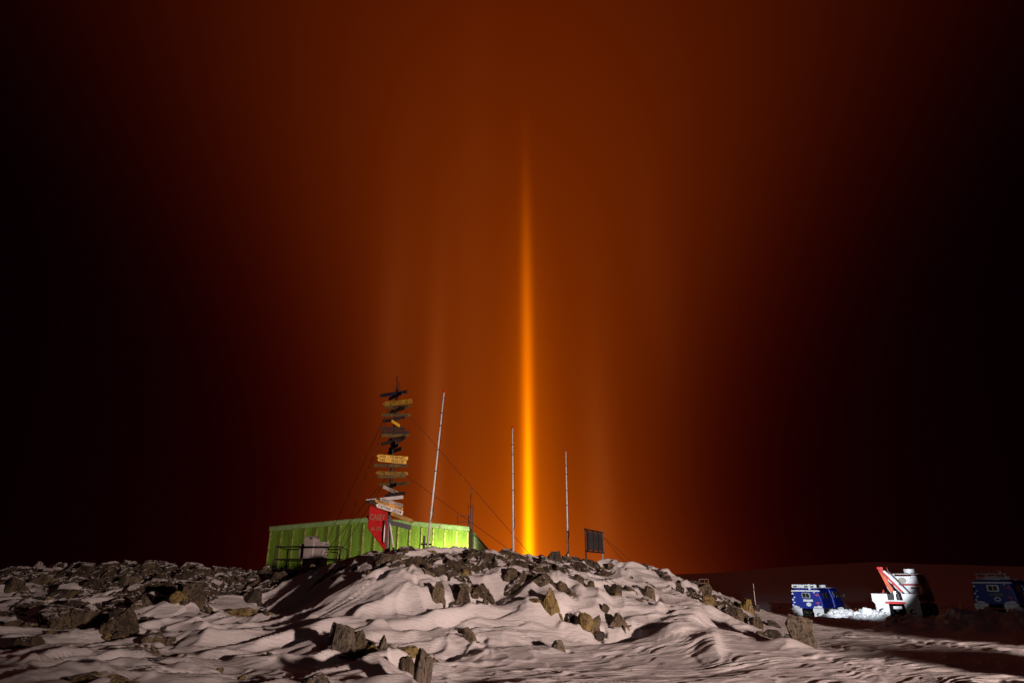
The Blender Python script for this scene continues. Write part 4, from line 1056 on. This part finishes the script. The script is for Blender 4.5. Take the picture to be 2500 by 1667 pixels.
o = MB(); o.loft([[(-.52, .2, 2.82), (-.36, .2, 2.82), (-.36, .38, 2.82), (-.52, .38, 2.82)], [(.26, .2, 1.52), (.42, .2, 1.52), (.42, .38, 1.52), (.26, .38, 1.52)]]).build('crane_outer_boom', 'veh_red', cv, bevel=.012)
MB().bar((-.28, .17, 2.70), (.46, .17, 1.5), .05, .10).build('boom_stripe', 'veh_white', cv)
MB().bar((-.14, .28, 2.72), (.62, .28, 1.45), .07).build('hydraulic_ram', 'dark_steel', cv)
MB().box((0, 0, 0), (.24, .24, .14)).build('crane_head', 'veh_red', cv, (-.44, .32, 2.86), bevel=.02)
MB().tube([(-.2, .5, 1.9), (-.05, .48, 1.5), (-.1, .3, 1.3)], .025, 6).build('hose', 'dark_steel', cv)
# cab seen from behind
tracks(cv, 3.2, 6.1)
cab_ = MB().loft([car_ring(3.1, .05, .85, 2.42, .95), car_ring(3.2, 0, .82, 2.48, .95), car_ring(5.0, 0, .82, 2.48, .95), car_ring(5.6, .06, .82, 1.8, .95), car_ring(6.2, .12, .85, 1.5, .93)]).build('cab', 'veh_shaded_red', cv, bevel=.02)
MB().prism([(-.70, 1.95), (.70, 1.95), (.62, 2.40), (-.62, 2.40)], 3.0, 3.09, 'y').build('upper_back_panel', 'veh_white', cv, bevel=.02)
MB().prism([(-.82, 1.38), (.82, 1.38), (.72, 1.84), (-.72, 1.84)], 3.0, 3.09, 'y').build('lower_back_panel', 'veh_white', cv, bevel=.02)
MB().prism([(math.cos(R(a)) * .18, math.sin(R(a)) * .18) for a in range(0, 360, 20)], 2.975, 3.0, 'y').build('round_hatch', 'grey_board', cv, (0.0, 0, 2.15))
MB().bar((-.78, 2.96, 1.9), (.78, 2.96, 1.9), .07).build('roll_bar', 'veh_red', cv)
for s in (-1, 1): MB().bar((s * .78, 2.96, 1.9), (s * .95, 2.96, 1.36), .07).build('roll_bar_leg', 'veh_red', cv)
MB().box((0, 0, 0), (.4, .02, .1)).build('vent_grille', 'dark_steel', cv, (.5, 2.985, 1.7))
MB().tube([(.25, 3.9, 2.5), (.25, 3.9, 2.58), (.25, 3.9, 2.60), (.25, 3.9, 2.84)], [.06, .06, .24, .24], 16).build('radome', 'veh_white', cv)
MB().box((0, 0, 0), (1.5, 1.2, .04)).build('roof_rack', 'galv', cv, (.2, 3.9, 2.53))
MB().tube([(-.6, 3.3, 2.4), (-.63, 3.3, 2.95)], [.02, .008], 6).build('aerial', 'veh_orange', cv)
for s in (-1, 1):
    for (a, e) in ((3.4, 3.95), (4.1, 4.8)):
        MB().prism([(a, 1.65), (e, 1.65), (e - .05, 2.15), (a, 2.15)], s * .82, s * .925, 'x').build('side_window', 'glass', cab_)
MB().bar((0, 2.7, .75), (0, 3.3, .75), .22).build('coupling', 'dark_steel', cv)
snow_crusts(cv, [(-.5, 2.98, 2.42, .2), (.5, 2.98, 2.35, .16), (-.1, 2.98, 1.42, .3), (.6, 2.98, 1.42, .2)], 77)

# ------------------------------------------------------------------ unseen containers and crate added on the right to cast shadow bands
def container(label, x, y, z, rz, length):
    c = thing('shade_container', label, 'container', (x, y, z), rz, 'unseen containers added to cast shade')
    MB().box((0, 0, 0), (length - .1, 2.34, 2.45)).build('shell', 'container_paint', c, (0, 0, 1.3))
    for k in range(int(length / .3)):
        for s in (-1, 1):
            MB().box((0, 0, 0), (.16, .05, 2.3)).build('corrugation', 'container_paint', c, (-length / 2 + .25 + k * .3, s * 1.19, 1.3))
    for sx_ in (-1, 1):
        for s in (-1, 1): MB().box((0, 0, 0), (.14, .14, 2.58)).build('corner_post', 'container_paint', c, (sx_ * (length / 2 - .07), s * 1.15, 1.3))
    return c
cr = thing('shade_crate', 'unseen wooden crate added left of the containers to cast a shadow band', 'crate', (12.45, 7.2, gz(12.45, 7.2)), R(-20))  # added out of view to throw the lower shadow band
for k in range(6):
    for s in (-1, 1): MB().box((0, 0, 0), (.26, .04, 1.3)).build('plank', 'brown', cr, (-.70 + k * .28, s * .8, .65))
MB().box((0, 0, 0), (1.62, 1.54, 1.26)).build('liner', 'grey_board', cr, (0, 0, .64))
for lv in (0, 1):
    nmv = ('lower', 'upper')[lv]
    container(f'{nmv} rust red container, unseen, added at the right to shade the yard', 20.9, 5.2, gz(21, 5) + lv * 2.6, R(0), 12.0)

# lettering becomes plain mesh
bpy.context.view_layer.update()
dg = bpy.context.evaluated_depsgraph_get()
for t in [q for q in scene.objects if q.type == 'FONT']:
    me = bpy.data.meshes.new_from_object(t.evaluated_get(dg)); nm_ = t.name.split('.')[0]
    par, mb_ = t.parent, t.matrix_basis.copy()
    bpy.data.objects.remove(t)
    n_ = link(nm_, me, par); n_.matrix_basis = mb_
